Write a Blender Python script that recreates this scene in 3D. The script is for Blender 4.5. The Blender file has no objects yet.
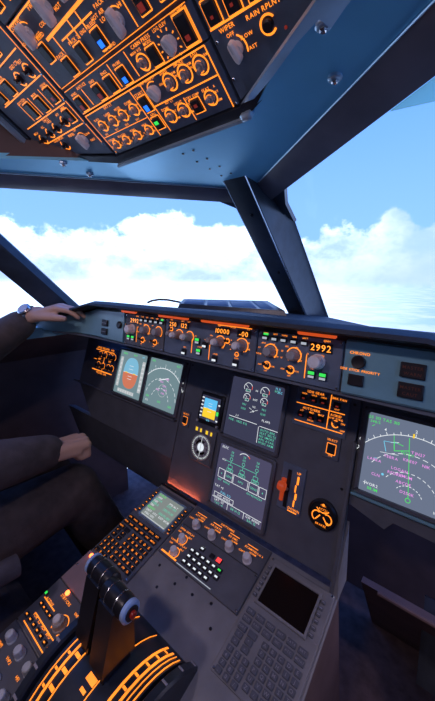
import bpy, bmesh, math, random
from mathutils import Matrix, Vector
random.seed(4)
sc = bpy.context.scene
col = sc.collection

# ------------------------------------------------------------------ camera
cam_d = bpy.data.cameras.new('camera')
cam = bpy.data.objects.new('camera', cam_d); col.objects.link(cam); sc.camera = cam
CR = ((0.7836, 0.6211, 0.0089), (0.1066, -0.1204, -0.9870), (-0.6120, 0.7744, -0.1606))   # right, down, forward
r_, d_, f_ = (Vector(a).normalized() for a in CR)
mw = Matrix.Identity(4)
for i in range(3):
    mw[i][0], mw[i][1], mw[i][2] = r_[i], -d_[i], -f_[i]
mw.translation = (0.3979, -0.6573, 1.1942)
cam.matrix_world = mw
cam_d.sensor_fit = 'VERTICAL'; cam_d.sensor_height = 36.0; cam_d.lens = 307.96 / 701 * 36
cam_d.shift_y = -22.0 / 701
cam_d.clip_start = 0.01; cam_d.clip_end = 500

# ------------------------------------------------------------------ view + world
vs = sc.view_settings
vs.view_transform = 'Standard'; vs.look = 'None'; vs.gamma = 1; vs.use_curve_mapping = False
vs.exposure = 0.0
FOOT_W = 0.9      # watts of each added footwell fill lamp
DOME_W = 2.4      # watts of each roof dome lamp
sc.cycles.use_denoising = True
sc.cycles.max_bounces = 8; sc.cycles.transparent_max_bounces = 12
sc.cycles.sample_clamp_indirect = 4

def build_world():
    w = bpy.data.worlds.new('sky'); sc.world = w; w.use_nodes = True
    n = w.node_tree.nodes; l = w.node_tree.links; n.clear()
    def add(t, **k):
        o = n.new(t)
        for a, b in k.items(): setattr(o, a, b)
        return o
    def math_(op, a, b=None, c=None):
        m = add('ShaderNodeMath', operation=op)
        for i, x in enumerate((a, b, c)):
            if x is None: continue
            if isinstance(x, (int, float)): m.inputs[i].default_value = x
            else: l.new(x, m.inputs[i])
        return m.outputs[0]
    def smooth(x, a, b):
        m = add('ShaderNodeMapRange', interpolation_type='SMOOTHSTEP')
        l.new(x, m.inputs[0]); m.inputs[1].default_value = a; m.inputs[2].default_value = b
        return m.outputs[0]
    def mix(f, a, b):
        m = add('ShaderNodeMix', data_type='RGBA')
        l.new(f, m.inputs[0])
        for i, x in ((6, a), (7, b)):
            if isinstance(x, tuple): m.inputs[i].default_value = (*x, 1)
            else: l.new(x, m.inputs[i])
        return m.outputs[2]
    tc = add('ShaderNodeTexCoord'); sep = add('ShaderNodeSeparateXYZ')
    l.new(tc.outputs['Generated'], sep.inputs[0])
    z = sep.outputs[2]
    def noise(scale, detail, zs=1.0, rough=0.55, off=0.0):
        mp = add('ShaderNodeMapping'); mp.inputs['Scale'].default_value = (1, 1, zs); mp.inputs['Location'].default_value = (off, off, off)
        l.new(tc.outputs['Generated'], mp.inputs[0])
        t = add('ShaderNodeTexNoise'); t.inputs['Scale'].default_value = scale; t.inputs['Detail'].default_value = detail; t.inputs['Roughness'].default_value = rough
        l.new(mp.outputs[0], t.inputs['Vector']); return t.outputs[0]
    # clear sky: pale at the horizon, deeper blue above
    sky = mix(smooth(z, 0.02, 0.75), (0.38, 0.72, 1.55), (0.125, 0.42, 1.65))
    # cumulus bank standing on the horizon
    big = noise(3.2, 2.0, 1.0, 0.5, 3.1); med = noise(9.0, 7.0, 1.3, 0.6, 1.7)
    top = math_('ADD', math_('MULTIPLY', big, 0.26), math_('MULTIPLY', med, 0.22))
    edge = math_('SUBTRACT', math_('SUBTRACT', top, 0.100), z)
    cl = smooth(edge, -0.008, 0.018)
    shade = noise(7.0, 6.0, 1.6, 0.6, 8.3)
    # the bank is thicker and whiter towards the left
    glow = smooth(math_('ADD', math_('MULTIPLY', sep.outputs[0], -0.95), math_('MULTIPLY', sep.outputs[1], 0.30)), 0.25, 0.85)
    shade = math_('ADD', shade, math_('MULTIPLY', glow, 0.08))
    cw = mix(glow, (0.80, 0.94, 1.9), (1.8, 2.1, 3.1))
    ccol = mix(smooth(shade, 0.38, 0.72), (0.58, 0.84, 1.6), cw)
    s1 = mix(cl, sky, ccol)
    # low haze, then the pale sea far below the horizon
    hz = smooth(math_('MULTIPLY', z, -1.0), -0.10, -0.01)
    s2 = mix(math_('MULTIPLY', hz, 0.55), s1, (0.68, 0.88, 1.6))
    dv = math_('DIVIDE', 1.0, math_('MAXIMUM', math_('MULTIPLY', z, -1.0), 0.02))
    cmb = add('ShaderNodeCombineXYZ')
    l.new(math_('MULTIPLY', sep.outputs[0], dv), cmb.inputs[0]); l.new(math_('MULTIPLY', sep.outputs[1], dv), cmb.inputs[1])
    t = add('ShaderNodeTexNoise'); t.inputs['Scale'].default_value = 0.9; t.inputs['Detail'].default_value = 5; t.inputs['Roughness'].default_value = 0.6
    l.new(cmb.outputs[0], t.inputs['Vector'])
    sea = mix(smooth(t.outputs[0], 0.40, 0.62), (0.45, 0.74, 1.45), (0.72, 0.92, 1.75))
    sea = mix(math_('MULTIPLY', glow, 0.9), sea, (1.7, 2.1, 3.0))
    s3 = mix(smooth(z, 0.0, -0.03), s2, sea)
    bg = add('ShaderNodeBackground'); l.new(s3, bg.inputs[0]); bg.inputs[1].default_value = 1.0
    out = add('ShaderNodeOutputWorld'); l.new(bg.outputs[0], out.inputs[0])
build_world()

# ------------------------------------------------------------------ materials
MATS = {}
def mat(name, base, rough=0.5, metal=0.0, var=0.12, nscale=60, bump=0.0, spec=0.5, coat=0.0):
    m = bpy.data.materials.new(name); m.use_nodes = True; MATS[name] = m
    n = m.node_tree.nodes; l = m.node_tree.links; b = n['Principled BSDF']
    b.inputs['Roughness'].default_value = rough; b.inputs['Metallic'].default_value = metal
    b.inputs['Specular IOR Level'].default_value = spec; b.inputs['Coat Weight'].default_value = coat
    tc = n.new('ShaderNodeTexCoord')
    t = n.new('ShaderNodeTexNoise'); t.inputs['Scale'].default_value = nscale; t.inputs['Detail'].default_value = 4
    l.new(tc.outputs['Object'], t.inputs['Vector'])
    r = n.new('ShaderNodeValToRGB')
    r.color_ramp.elements[0].color = (*[c * (1 - var) for c in base], 1); r.color_ramp.elements[0].position = 0.3
    r.color_ramp.elements[1].color = (*[min(1, c * (1 + var)) for c in base], 1); r.color_ramp.elements[1].position = 0.7
    l.new(t.outputs[0], r.inputs[0]); l.new(r.outputs[0], b.inputs['Base Color'])
    if bump:
        t2 = n.new('ShaderNodeTexNoise'); t2.inputs['Scale'].default_value = nscale * 12; t2.inputs['Detail'].default_value = 2
        l.new(tc.outputs['Object'], t2.inputs['Vector'])
        bp = n.new('ShaderNodeBump'); bp.inputs['Strength'].default_value = bump; bp.inputs['Distance'].default_value = 0.001
        l.new(t2.outputs[0], bp.inputs['Height']); l.new(bp.outputs[0], b.inputs['Normal'])
    return m
def emit(name, c, s=1.0, rough=0.4, base=(0.02, 0.02, 0.02), var=0.0):
    m = bpy.data.materials.new(name); m.use_nodes = True; MATS[name] = m
    n = m.node_tree.nodes; l = m.node_tree.links; b = n['Principled BSDF']
    b.inputs['Base Color'].default_value = (*base, 1); b.inputs['Roughness'].default_value = rough
    b.inputs['Emission Color'].default_value = (*c, 1); b.inputs['Emission Strength'].default_value = s
    if var:   # uneven back-light
        tc = n.new('ShaderNodeTexCoord'); t = n.new('ShaderNodeTexNoise'); t.inputs['Scale'].default_value = 30; t.inputs['Detail'].default_value = 2
        l.new(tc.outputs['Object'], t.inputs['Vector'])
        mp = n.new('ShaderNodeMapRange'); mp.inputs[1].default_value = 0.3; mp.inputs[2].default_value = 0.7
        mp.inputs[3].default_value = s * (1 - var); mp.inputs[4].default_value = s * (1 + var)
        l.new(t.outputs[0], mp.inputs[0]); l.new(mp.outputs[0], b.inputs['Emission Strength'])
    return m
mat('panel_navy', (0.125, 0.165, 0.240), 0.55, bump=0.2, nscale=25, var=0.2)
mat('panel_grey', (0.125, 0.132, 0.155), 0.6, bump=0.25, nscale=20, var=0.15)
mat('panel_dark', (0.120, 0.130, 0.160), 0.5, bump=0.2, nscale=20)
mat('pedestal_grey', (0.25, 0.25, 0.26), 0.6, bump=0.25, nscale=18, var=0.15)
mat('ceiling_blue', (0.20, 0.60, 0.88), 0.38, metal=0.35, bump=0.12, nscale=8, var=0.08)
mat('trim_blue', (0.50, 0.66, 0.80), 0.35, metal=0.6, bump=0.1, nscale=14, var=0.2)
mat('face_blue', (0.20, 0.40, 0.48), 0.30, spec=0.8, bump=0.15, nscale=18, var=0.12)
mat('black_paint', (0.028, 0.036, 0.050), 0.30, nscale=30, var=0.3, bump=0.1)
mat('header_dark', (0.140, 0.120, 0.145), 0.33, nscale=12, var=0.25, bump=0.15)
mat('leather', (0.020, 0.022, 0.028), 0.6, nscale=45, bump=0.6, var=0.3)
mat('wall_dark', (0.130, 0.085, 0.085), 0.75, nscale=10, var=0.2, bump=0.2)
mat('floor_dark', (0.130, 0.085, 0.085), 0.9, nscale=30, var=0.3, bump=0.4)
mat('black_plastic', (0.014, 0.014, 0.018), 0.35, nscale=40, var=0.3)
mat('button_black', (0.020, 0.017, 0.022), 0.4, nscale=50, var=0.3)
mat('knob_pearl', (0.90, 0.87, 0.88), 0.35, nscale=60, var=0.12)
mat('knob_grey', (0.38, 0.36, 0.38), 0.4, nscale=60, var=0.15)
mat('white_plastic', (0.62, 0.66, 0.72), 0.4)
mat('ring_blue', (0.36, 0.52, 0.78), 0.35)
mat('red_plastic', (0.45, 0.03, 0.02), 0.35)
mat('steel', (0.62, 0.64, 0.67), 0.25, metal=1.0, var=0.08)
mat('skin', (0.66, 0.40, 0.29), 0.5, nscale=14, var=0.10, bump=0.15)
mat('jacket', (0.085, 0.066, 0.064), 0.8, nscale=35, var=0.25, bump=0.5)
mat('trousers', (0.075, 0.058, 0.056), 0.85, nscale=35, var=0.25, bump=0.5)
mat('hair', (0.020, 0.013, 0.010), 0.6, nscale=60, var=0.4, bump=0.6)
mat('shoe', (0.01, 0.01, 0.01), 0.3)
mat('shirt', (0.6, 0.62, 0.66), 0.8, bump=0.3)
mat('eye', (0.75, 0.74, 0.72), 0.2)
mat('seat_cloth', (0.060, 0.055, 0.070), 0.9, nscale=40, var=0.25, bump=0.5)
mat('groove_brown', (0.16, 0.045, 0.028), 0.6, var=0.2)
mat('seal_green', (0.50, 0.80, 0.78), 0.6)
def sealant():   # lets daylight through
    m = MATS['seal_green']; n = m.node_tree.nodes; l = m.node_tree.links
    tr = n.new('ShaderNodeBsdfTransparent'); tr.inputs[0].default_value = (.80, .92, .82, 1); tl_ = n.new('ShaderNodeBsdfTranslucent'); tl_.inputs[0].default_value = (.62, .86, .70, 1)
    mx = n.new('ShaderNodeMixShader'); mx.inputs[0].default_value = .45; l.new(tr.outputs[0], mx.inputs[1]); l.new(tl_.outputs[0], mx.inputs[2])
    l.new(mx.outputs[0], n['Material Output'].inputs[0])
sealant()
mat('print_grey', (0.34, 0.33, 0.36), 0.6)
mat('pink_plate', (0.30, 0.22, 0.25), 0.5, nscale=16, var=0.15)
AMB = (1.0, 0.25, 0.02)
emit('amber', AMB, 1.7, var=0.12)
emit('amber_dim', AMB, 0.55, var=0.35)
emit('amber_digits', (1.0, 0.30, 0.03), 2.0)
emit('orange_lamp', (1.0, 0.12, 0.02), 0.6)
emit('small_lamp', (1.0, 0.14, 0.03), 6.0)
emit('lever_glow', (1.0, 0.11, 0.02), 0.30, base=(0.4, 0.06, 0.03))
emit('blue_lamp', (0.015, 0.16, 1.0), 1.7)
emit('green_lamp', (0.05, 0.95, 0.12), 0.9)
emit('white_lamp', (0.85, 0.92, 1.0), 0.95)
emit('white_dim', (0.75, 0.82, 0.95), 0.55)
emit('red_lamp', (1.0, 0.05, 0.05), 1.6)
emit('lamp_off_red', (0.35, 0.03, 0.02), 0.5)
emit('scr_nd', (0.130, 0.160, 0.235), 1.1, 0.25)
emit('scr_capt', (0.175, 0.270, 0.300), 0.95, 0.25)
emit('scr_ecam', (0.038, 0.040, 0.078), 1.05, 0.25)
emit('scr_sd', (0.066, 0.062, 0.120), 1.05, 0.25)
emit('scr_mcdu', (0.190, 0.215, 0.205), 1.15, 0.3)
mat('scr_off', (0.012, 0.007, 0.007), 0.25, var=0.05)
emit('g_white', (0.90, 0.95, 1.0), 0.95)
emit('g_grey', (0.60, 0.64, 0.66), 0.8)
emit('g_green', (0.08, 0.85, 0.14), 0.9)
emit('g_teal', (0.16, 0.80, 0.55), 0.75)
emit('g_cyan', (0.20, 0.72, 1.0), 0.9)
emit('g_mag', (0.95, 0.35, 0.95), 0.9)
emit('g_yel', (1.0, 0.66, 0.03), 1.0)
emit('g_sky', (0.12, 0.56, 0.95), 0.95)
emit('g_brown', (0.80, 0.16, 0.05), 0.85)
emit('g_sky_pale', (0.22, 0.52, 0.72), 0.95)
emit('g_brown_pale', (0.70, 0.21, 0.12), 0.9)
emit('g_red', (1.0, 0.10, 0.06), 0.9)
emit('dome_lens', (1.0, 0.80, 0.88), 3.0)
def glass_mat():
    m = bpy.data.materials.new('glass'); m.use_nodes = True; MATS['glass'] = m
    n = m.node_tree.nodes; l = m.node_tree.links; n.clear()
    tr = n.new('ShaderNodeBsdfTransparent'); tr.inputs[0].default_value = (0.96, 0.985, 0.985, 1)
    gl = n.new('ShaderNodeBsdfGlossy'); gl.inputs['Roughness'].default_value = 0.02
    lw = n.new('ShaderNodeLayerWeight'); lw.inputs[0].default_value = 0.5
    pw = n.new('ShaderNodeMath'); pw.operation = 'POWER'; pw.inputs[1].default_value = 6.0; l.new(lw.outputs['Facing'], pw.inputs[0])
    fr = n.new('ShaderNodeMath'); fr.operation = 'MULTIPLY_ADD'; fr.inputs[1].default_value = 0.25; fr.inputs[2].default_value = 0.01; l.new(pw.outputs[0], fr.inputs[0])
    mx = n.new('ShaderNodeMixShader'); o = n.new('ShaderNodeOutputMaterial')
    l.new(fr.outputs[0], mx.inputs[0]); l.new(tr.outputs[0], mx.inputs[1]); l.new(gl.outputs[0], mx.inputs[2]); l.new(mx.outputs[0], o.inputs[0])
glass_mat()

# ------------------------------------------------------------------ glyphs
GLY = {}
def glyph(ch):
    if ch in GLY: return GLY[ch]
    cu = bpy.data.curves.new('g', 'FONT'); cu.body = ch; cu.resolution_u = 2; cu.size = 1.0; cu.offset = 0.005
    o = bpy.data.objects.new('g', cu); col.objects.link(o)
    bpy.context.view_layer.update()
    me = bpy.data.meshes.new_from_object(o.evaluated_get(bpy.context.evaluated_depsgraph_get()))
    vs_ = [(v.co.x, v.co.y) for v in me.vertices]; fs = [tuple(p.vertices) for p in me.polygons]
    bpy.data.objects.remove(o); bpy.data.curves.remove(cu); bpy.data.meshes.remove(me)
    if vs_:
        x0 = min(v[0] for v in vs_); x1 = max(v[0] for v in vs_)
        vs_ = [(v[0] - x0, v[1]) for v in vs_]; w = x1 - x0
    else: w = 0.25
    GLY[ch] = (vs_, fs, w); return GLY[ch]

# ------------------------------------------------------------------ mesh builder
class MB:
    def __init__(s): s.v = []; s.f = []; s.T = None
    def add(s, vs_, fs):
        b = len(s.v)
        for p in vs_:
            p = Vector(p)
            s.v.append(tuple(s.T @ p) if s.T is not None else tuple(p))
        s.f += [tuple(i + b for i in q) for q in fs]; return s
    def box(s, c, d, ch=0.0):
        cx, cy, cz = c; x, y, z = d[0] / 2, d[1] / 2, d[2] / 2
        if ch <= 0:
            vs_ = [(cx + a * x, cy + b * y, cz + e * z) for e in (-1, 1) for a, b in ((-1, -1), (1, -1), (1, 1), (-1, 1))]
            return s.add(vs_, [(3, 2, 1, 0), (4, 5, 6, 7), (0, 1, 5, 4), (1, 2, 6, 5), (2, 3, 7, 6), (3, 0, 4, 7)])
        k = min(ch, x * .9, y * .9, z * .9)
        vs_ = []
        for e, kx in ((-z, k), (-z + k, 0), (z - k, 0), (z, k)):
            X, Y = x - kx, y - kx
            k2 = k * 0.6
            for a, b in ((-1, -1), (1, -1), (1, 1), (-1, 1)):
                pts = [(a * X, b * (Y - k2)), (a * (X - k2), b * Y)]
                if a * b > 0: pts.reverse()
                if a * b < 0: pass
                vs_ += [(cx + p, cy + q, cz + e) for p, q in (pts if (a, b) in ((-1, -1), (1, 1)) else pts)]
        # order the eight ring points by angle
        out = []
        for r in range(4):
            ring = vs_[r * 8:(r + 1) * 8]
            ring.sort(key=lambda p: math.atan2((p[1] - cy) / max(y, 1e-9), (p[0] - cx) / max(x, 1e-9)))
            out += ring
        fs = [tuple(range(7, -1, -1)), tuple(range(24, 32))]
        for r in range(3):
            for i in range(8):
                j = (i + 1) % 8
                fs.append((r * 8 + i, r * 8 + j, r * 8 + 8 + j, r * 8 + 8 + i))
        return s.add(out, fs)
    def lathe(s, prof, c=(0, 0, 0), n=16, M=None):
        vs_ = []; fs = []
        for r, z in prof:
            for i in range(n):
                a = 2 * math.pi * i / n; p = Vector((r * math.cos(a), r * math.sin(a), z))
                if M is not None: p = M @ p
                vs_.append((p.x + c[0], p.y + c[1], p.z + c[2]))
        for k in range(len(prof) - 1):
            for i in range(n):
                j = (i + 1) % n; fs.append((k * n + i, k * n + j, k * n + n + j, k * n + n + i))
        fs.append(tuple(range(n - 1, -1, -1))); fs.append(tuple(range((len(prof) - 1) * n, len(prof) * n)))
        return s.add(vs_, fs)
    def cyl(s, c, r, h, n=16, M=None, ch=0.0, r2=None):
        r2 = r if r2 is None else r2
        pr = [(r, 0), (r2, h)] if ch <= 0 else [(r, 0), (r2, h - ch), (r2 - ch, h)]
        return s.lathe(pr, c, n, M)
    def rod(s, p, q, r, r2=None, n=8):
        p = Vector(p); q = Vector(q); d = q - p; r2 = r if r2 is None else r2
        Q = d.to_track_quat('Z', 'Y').to_matrix()
        return s.lathe([(r, 0), (r2, d.length)], p, n, Q)
    def tube(s, pts, r, n=8, closed=False):
        pts = [Vector(p) for p in pts]; rs = r if isinstance(r, (list, tuple)) else [r] * len(pts)
        vs_ = []; fs = []; N = len(pts)
        for i, p in enumerate(pts):
            d = (pts[(i + 1) % N] - pts[i - 1]) if closed or 0 < i < N - 1 else (pts[1] - pts[0] if i == 0 else pts[-1] - pts[-2])
            Q = d.to_track_quat('Z', 'Y').to_matrix()
            for k in range(n):
                a = 2 * math.pi * k / n; vs_.append(p + Q @ Vector((rs[i] * math.cos(a), rs[i] * math.sin(a), 0)))
        for i in range(N if closed else N - 1):
            for k in range(n):
                j = (k + 1) % n; e = ((i + 1) % N) * n
                fs.append((i * n + k, i * n + j, e + j, e + k))
        if not closed: fs.append(tuple(range(n - 1, -1, -1))); fs.append(tuple(range((N - 1) * n, N * n)))
        return s.add(vs_, fs)
    def prism(s, poly, z0, z1):
        n = len(poly); vs_ = [(x, y, z0) for x, y in poly] + [(x, y, z1) for x, y in poly]
        fs = [tuple(range(n - 1, -1, -1)), tuple(range(n, 2 * n))] + [(i, (i + 1) % n, n + (i + 1) % n, n + i) for i in range(n)]
        return s.add(vs_, fs)
    def hexa(s, a, b):   # two quads (lists of 4 points) joined
        return s.add(list(a) + list(b), [(3, 2, 1, 0), (4, 5, 6, 7), (0, 1, 5, 4), (1, 2, 6, 5), (2, 3, 7, 6), (3, 0, 4, 7)])
    def loft(s, rows, closed=False):
        m = len(rows[0]); vs_ = [p for r in rows for p in r]; fs = []
        for i in range(len(rows) - 1):
            for k in range(m if closed else m - 1):
                j = (k + 1) % m; fs.append((i * m + k, i * m + j, i * m + m + j, i * m + m + k))
        if closed: fs.append(tuple(range(m - 1, -1, -1))); fs.append(tuple(range((len(rows) - 1) * m, len(rows) * m)))
        return s.add(vs_, fs)
    # flat print
    def rect(s, x, y, w, h, z=0.0):
        return s.add([(x - w / 2, y - h / 2, z), (x + w / 2, y - h / 2, z), (x + w / 2, y + h / 2, z), (x - w / 2, y + h / 2, z)], [(0, 1, 2, 3)])
    def line(s, p, q, w, z=0.0):
        p = Vector((p[0], p[1])); q = Vector((q[0], q[1])); d = (q - p).normalized(); e = Vector((-d.y, d.x)) * w / 2
        return s.add([(*(p - e), z), (*(q - e), z), (*(q + e), z), (*(p + e), z)], [(0, 1, 2, 3)])
    def frame(s, x, y, w, h, t, z=0.0):
        for a, b in (((x - w / 2, y - h / 2), (x + w / 2, y - h / 2)), ((x + w / 2, y - h / 2), (x + w / 2, y + h / 2)), ((x + w / 2, y + h / 2), (x - w / 2, y + h / 2)), ((x - w / 2, y + h / 2), (x - w / 2, y - h / 2))):
            s.line(a, b, t, z)
        return s
    def arc(s, x, y, r, t, a0=0, a1=360, z=0.0, n=None):
        n = n or max(4, int(abs(a1 - a0) / 15)); vs_ = []; fs = []
        for i in range(n + 1):
            a = math.radians(a0 + (a1 - a0) * i / n); c_, s_ = math.cos(a), math.sin(a)
            vs_ += [(x + (r - t / 2) * c_, y + (r - t / 2) * s_, z), (x + (r + t / 2) * c_, y + (r + t / 2) * s_, z)]
        for i in range(n): fs.append((2 * i, 2 * i + 1, 2 * i + 3, 2 * i + 2))
        return s.add(vs_, fs)
    def dash(s, x, y, r, t, a0, a1, k, z=0.0, duty=.6):
        st = (a1 - a0) / k
        for i in range(k): s.arc(x, y, r, t, a0 + i * st, a0 + (i + duty) * st, z, 2)
        return s
    def disc(s, x, y, r, z=0.0, n=20):
        return s.add([(x + r * math.cos(2 * math.pi * i / n), y + r * math.sin(2 * math.pi * i / n), z) for i in range(n)], [tuple(range(n))])
    def text(s, t, x, y, h, z=0.0, al='c', sp=0.14):
        k = h / 0.72; W = 0
        for ch in t: W += glyph(ch)[2] + sp
        W = (W - sp) * k; x0 = x - (W / 2 if al == 'c' else (W if al == 'r' else 0)); y0 = y - h / 2
        for ch in t:
            vs_, fs, w = glyph(ch)
            s.add([(x0 + a * k, y0 + b * k, z) for a, b in vs_], fs); x0 += (w + sp) * k
        return s
    def mesh(s, name, m, smooth=True):
        me = bpy.data.meshes.new(name); me.from_pydata(s.v, [], s.f); me.validate()
        bm = bmesh.new(); bm.from_mesh(me); bmesh.ops.recalc_face_normals(bm, faces=bm.faces) if smooth else None
        bm.to_mesh(me); bm.free()
        me.materials.append(MATS[m])
        if smooth:
            me.shade_smooth(); me.set_sharp_from_angle(angle=math.radians(35))
        return me
    def build(s, name, m, parent=None, flat=False):
        return link(name, s.mesh(name, m, not flat), parent)
def link(name, me, parent=None, loc=None, rz=None):
    o = bpy.data.objects.new(name, me); col.objects.link(o)
    if parent is not None: o.parent = parent
    if loc is not None: o.location = loc
    if rz: o.rotation_euler.z = rz
    return o
CACHE = {}
def part(name, key, fn, m, parent, loc=(0, 0, 0), rz=0, flat=False):
    k = (name, key, m)
    if k not in CACHE:
        b = MB(); fn(b); CACHE[k] = b.mesh(name, m, not flat)
    return link(name, CACHE[k], parent, loc, rz)
def tag(o, label=None, cat=None, group=None, kind=None):
    if label: o['label'] = label
    if cat: o['category'] = cat
    if group: o['group'] = group
    if kind: o['kind'] = kind
    return o
def thing(name, label, cat, M=None, group=None):
    o = bpy.data.objects.new(name, None); col.objects.link(o); o.empty_display_size = 0.02
    if M is not None: o.matrix_world = M
    return tag(o, label, cat, group)
def framem(P, v, du=0.0, dv=0.0, dn=0.0):
    u = Vector((1, 0, 0)); v = Vector(v).normalized(); n = u.cross(v)
    M = Matrix.Identity(4)
    for i in range(3): M[i][0], M[i][1], M[i][2] = u[i], v[i], n[i]
    M.translation = Vector(P) + u * du + v * dv + n * dn
    return M
PAN = lambda s=0, v=0, n=0: framem((0, 0, .85), (0, .2924, .9563), s, v, n)
PED = lambda s=0, v=0, n=0: framem((0, -.1538, .5583), (0, .9768, .2142), s, v, n)
OVH = lambda s=0, v=0, n=0: framem((0, -.2876, 1.421), (0, -.8305, .5569), s, v, n)
GSF = lambda s=0, v=0, n=0: framem((0, -.2, 1.028), (0, math.sin(math.radians(8)), math.cos(math.radians(8))), s, v, n)

# ================================================================== STRUCTURE
def struct(name, b, m, parent=None, flat=False):
    o = b.build(name, m, parent, flat)
    if parent is None: o['kind'] = 'structure'
    return o
HU = lambda x: Vector((x, -.036 - .819 * abs(x), 1.393 + .066 * abs(x)))
HL = lambda x: Vector((x, .027 - .808 * abs(x), 1.371 + .063 * abs(x)))
ov = lambda s, v, n=0: OVH() @ Vector((s, v, n))
# floor, bulkheads and side walls
b = MB(); b.box((0, -.75, -.03), (2.3, 2.6, .06)); struct('floor', b, 'floor_dark')
b = MB(); b.box((0, .52, .50), (2.0, .04, 1.0)); b.hexa([(-.75, .54, 1.0), (.75, .54, 1.0), (.75, .5, 1.0), (-.75, .5, 1.0)], [(-.4, .46, 1.04), (.4, .46, 1.04), (.4, .42, 1.04), (-.4, .42, 1.04)]); struct('wall_front', b, 'wall_dark')
b = MB(); b.box((0, -2.02, .85), (2.3, .04, 1.9)); struct('wall_aft', b, 'wall_dark')
SZ = lambda y: 1.062 if y > -.2 else (1.02 if y > -.5 else 1.0)   # sill height drops aft of the post
for sx, nm in ((-1, 'wall_left'), (1, 'wall_right')):
    b = MB()
    pl = [((.10, .50), (.30, .48), (.06, .44)), ((.98, .28), (.99, .26), (.60, -.10)), ((1.06, -.30), (1.03, -.32), (.73, -.36)), ((1.10, -.90), (1.08, -.90), (.93, -.84)), ((1.12, -2.0), (1.10, -2.0), (.98, -2.0))]
    rows = []
    for base, mid, top in pl[1:]:
        rows.append([(sx * base[0], base[1], 0), (sx * mid[0], mid[1], .85), (sx * (mid[0] * .35 + top[0] * .65), mid[1] * .35 + top[1] * .65, SZ(top[1]) - .03), (sx * top[0], top[1], SZ(top[1])),
                     (sx * (top[0] + .02), top[1] + .02, SZ(top[1]) + .005), (sx * (mid[0] + .05), mid[1], .87), (sx * (base[0] + .05), base[1], 0)])
    b.loft(rows, closed=True); struct(nm, b, 'wall_dark')
    # roof side: from the side window head up to the cabin roof
    b = MB()
    rows = [[(sx * .64, -.50, 1.42), (sx * .60, -.62, 1.50), (sx * .35, -.66, 1.67)], [(sx * .80, -.95, 1.46), (sx * .72, -1.0, 1.56), (sx * .35, -1.0, 1.70)], [(sx * .98, -2.0, 1.45), (sx * .85, -2.0, 1.62), (sx * .35, -2.0, 1.72)]]
    b.loft(rows); b.loft([[Vector(p) + Vector((0, 0, .03)) for p in r] for r in rows])
    struct('wall_upper_left' if sx < 0 else 'wall_upper_right', b, 'header_dark')
    b = MB(); b.hexa([(sx * .90, -.88, .98), (sx * 1.0, -1.3, .98), (sx * 1.02, -1.28, .98), (sx * .93, -.86, .98)], [(sx * .79, -.95, 1.46), (sx * .95, -1.3, 1.46), (sx * .97, -1.28, 1.46), (sx * .82, -.93, 1.46)])
    b.hexa([(sx * .97, -1.3, .98), (sx * .98, -2.0, .98), (sx * 1.0, -2.0, .98), (sx * .99, -1.28, .98)], [(sx * .93, -1.3, 1.47), (sx * .97, -2.0, 1.47), (sx * .99, -2.0, 1.47), (sx * .95, -1.28, 1.47)])
    struct('wall_rear_left' if sx < 0 else 'wall_rear_right', b, 'header_dark')
b = MB(); b.box((0, -1.35, 1.72), (.74, 1.36, .04)); struct('ceiling', b, 'header_dark')

# ceiling facets between the overhead panel and the window header, one each side of the centre seam
ceil = bpy.data.objects['ceiling']
for sx in (-1, 1):
    c = .052 if sx < 0 else .070
    E_ = lambda x: Vector((sx * x, (-.285 if sx < 0 else -.310) - .72 * (x - .2), 1.424 + .04 * (x - .2)))
    inner = [ov(0, -.016), ov(sx * .150, -.016), E_(.2), E_(.36), E_(.62)]
    outer = [HU(0), HU(sx * .15), HU(sx * .2), HU(sx * .36), HU(sx * .635)]
    b = MB(); up = Vector((0, .004, .012))
    b.loft([inner, outer]); b.loft([[p + up for p in inner], [p + up for p in outer]]); b.loft([inner, [p + up for p in inner]])
    m = MB(); m.tube([HU(sx * x) + Vector((0, -.001, -.002)) for x in (.04, .2, .4, .62)], .0012, 6); m.build('edge_highlight', 'trim_blue', ceil)  # pale bead stands in for the highlight along the header edge
    if sx > 0:   # pale flange along the edge of the shelf
        m = MB(); m.prism([(.135, -.282), (.202, -.328), (.27, -.374), (.36, -.436), (.36, -.405), (.295, -.358), (.279, -.344), (.273, -.36), (.247, -.346), (.202, -.314), (.142, -.277)], 1.4195, 1.4235); m.build('edge_flange', 'trim_blue', ceil)
    # dark recess outboard of the overhead panel, aft of the pale shelf
    m = MB(); m.loft([[ov(sx * .20, .02, -.02), ov(sx * .336, .10, -.03), ov(sx * .342, .2, -.03), ov(sx * .342, .45, -.03)], [E_(.2) + up * .5, E_(.36) + up * .5, E_(.62) + up * .5, Vector((sx * .62, -.72, 1.50))]])
    m.build('recess_panel', 'wall_dark', ceil)
    o = b.build('ceiling_panel', 'ceiling_blue', ceil)
    # fastening bolts with light washers
    for x, tq_ in ((.272, .16), (.262, .72)):
        q = E_(x).lerp(HU(sx * x), tq_) + Vector((0, 0, -.001))
        m = MB(); m.lathe([(.0078, .003), (.0078, -.001), (.0062, -.0022)], q, 16); wz = m.build('washer', 'trim_blue', ceil)
        m = MB(); m.lathe([(.0042, 0), (.0042, -.0040), (.0030, -.0052), (.0012, -.0040)], q, 6); m.build('bolt', 'steel', wz)
    for k in range(5):   # rivets beside the seam
        q = ov(sx * .012, -.016).lerp(HU(sx * .012), .15 + .16 * k)
        m = MB(); m.lathe([(.0022, .001), (.0022, -.0012)], q, 8); m.build('rivet', 'black_paint', ceil)

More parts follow.
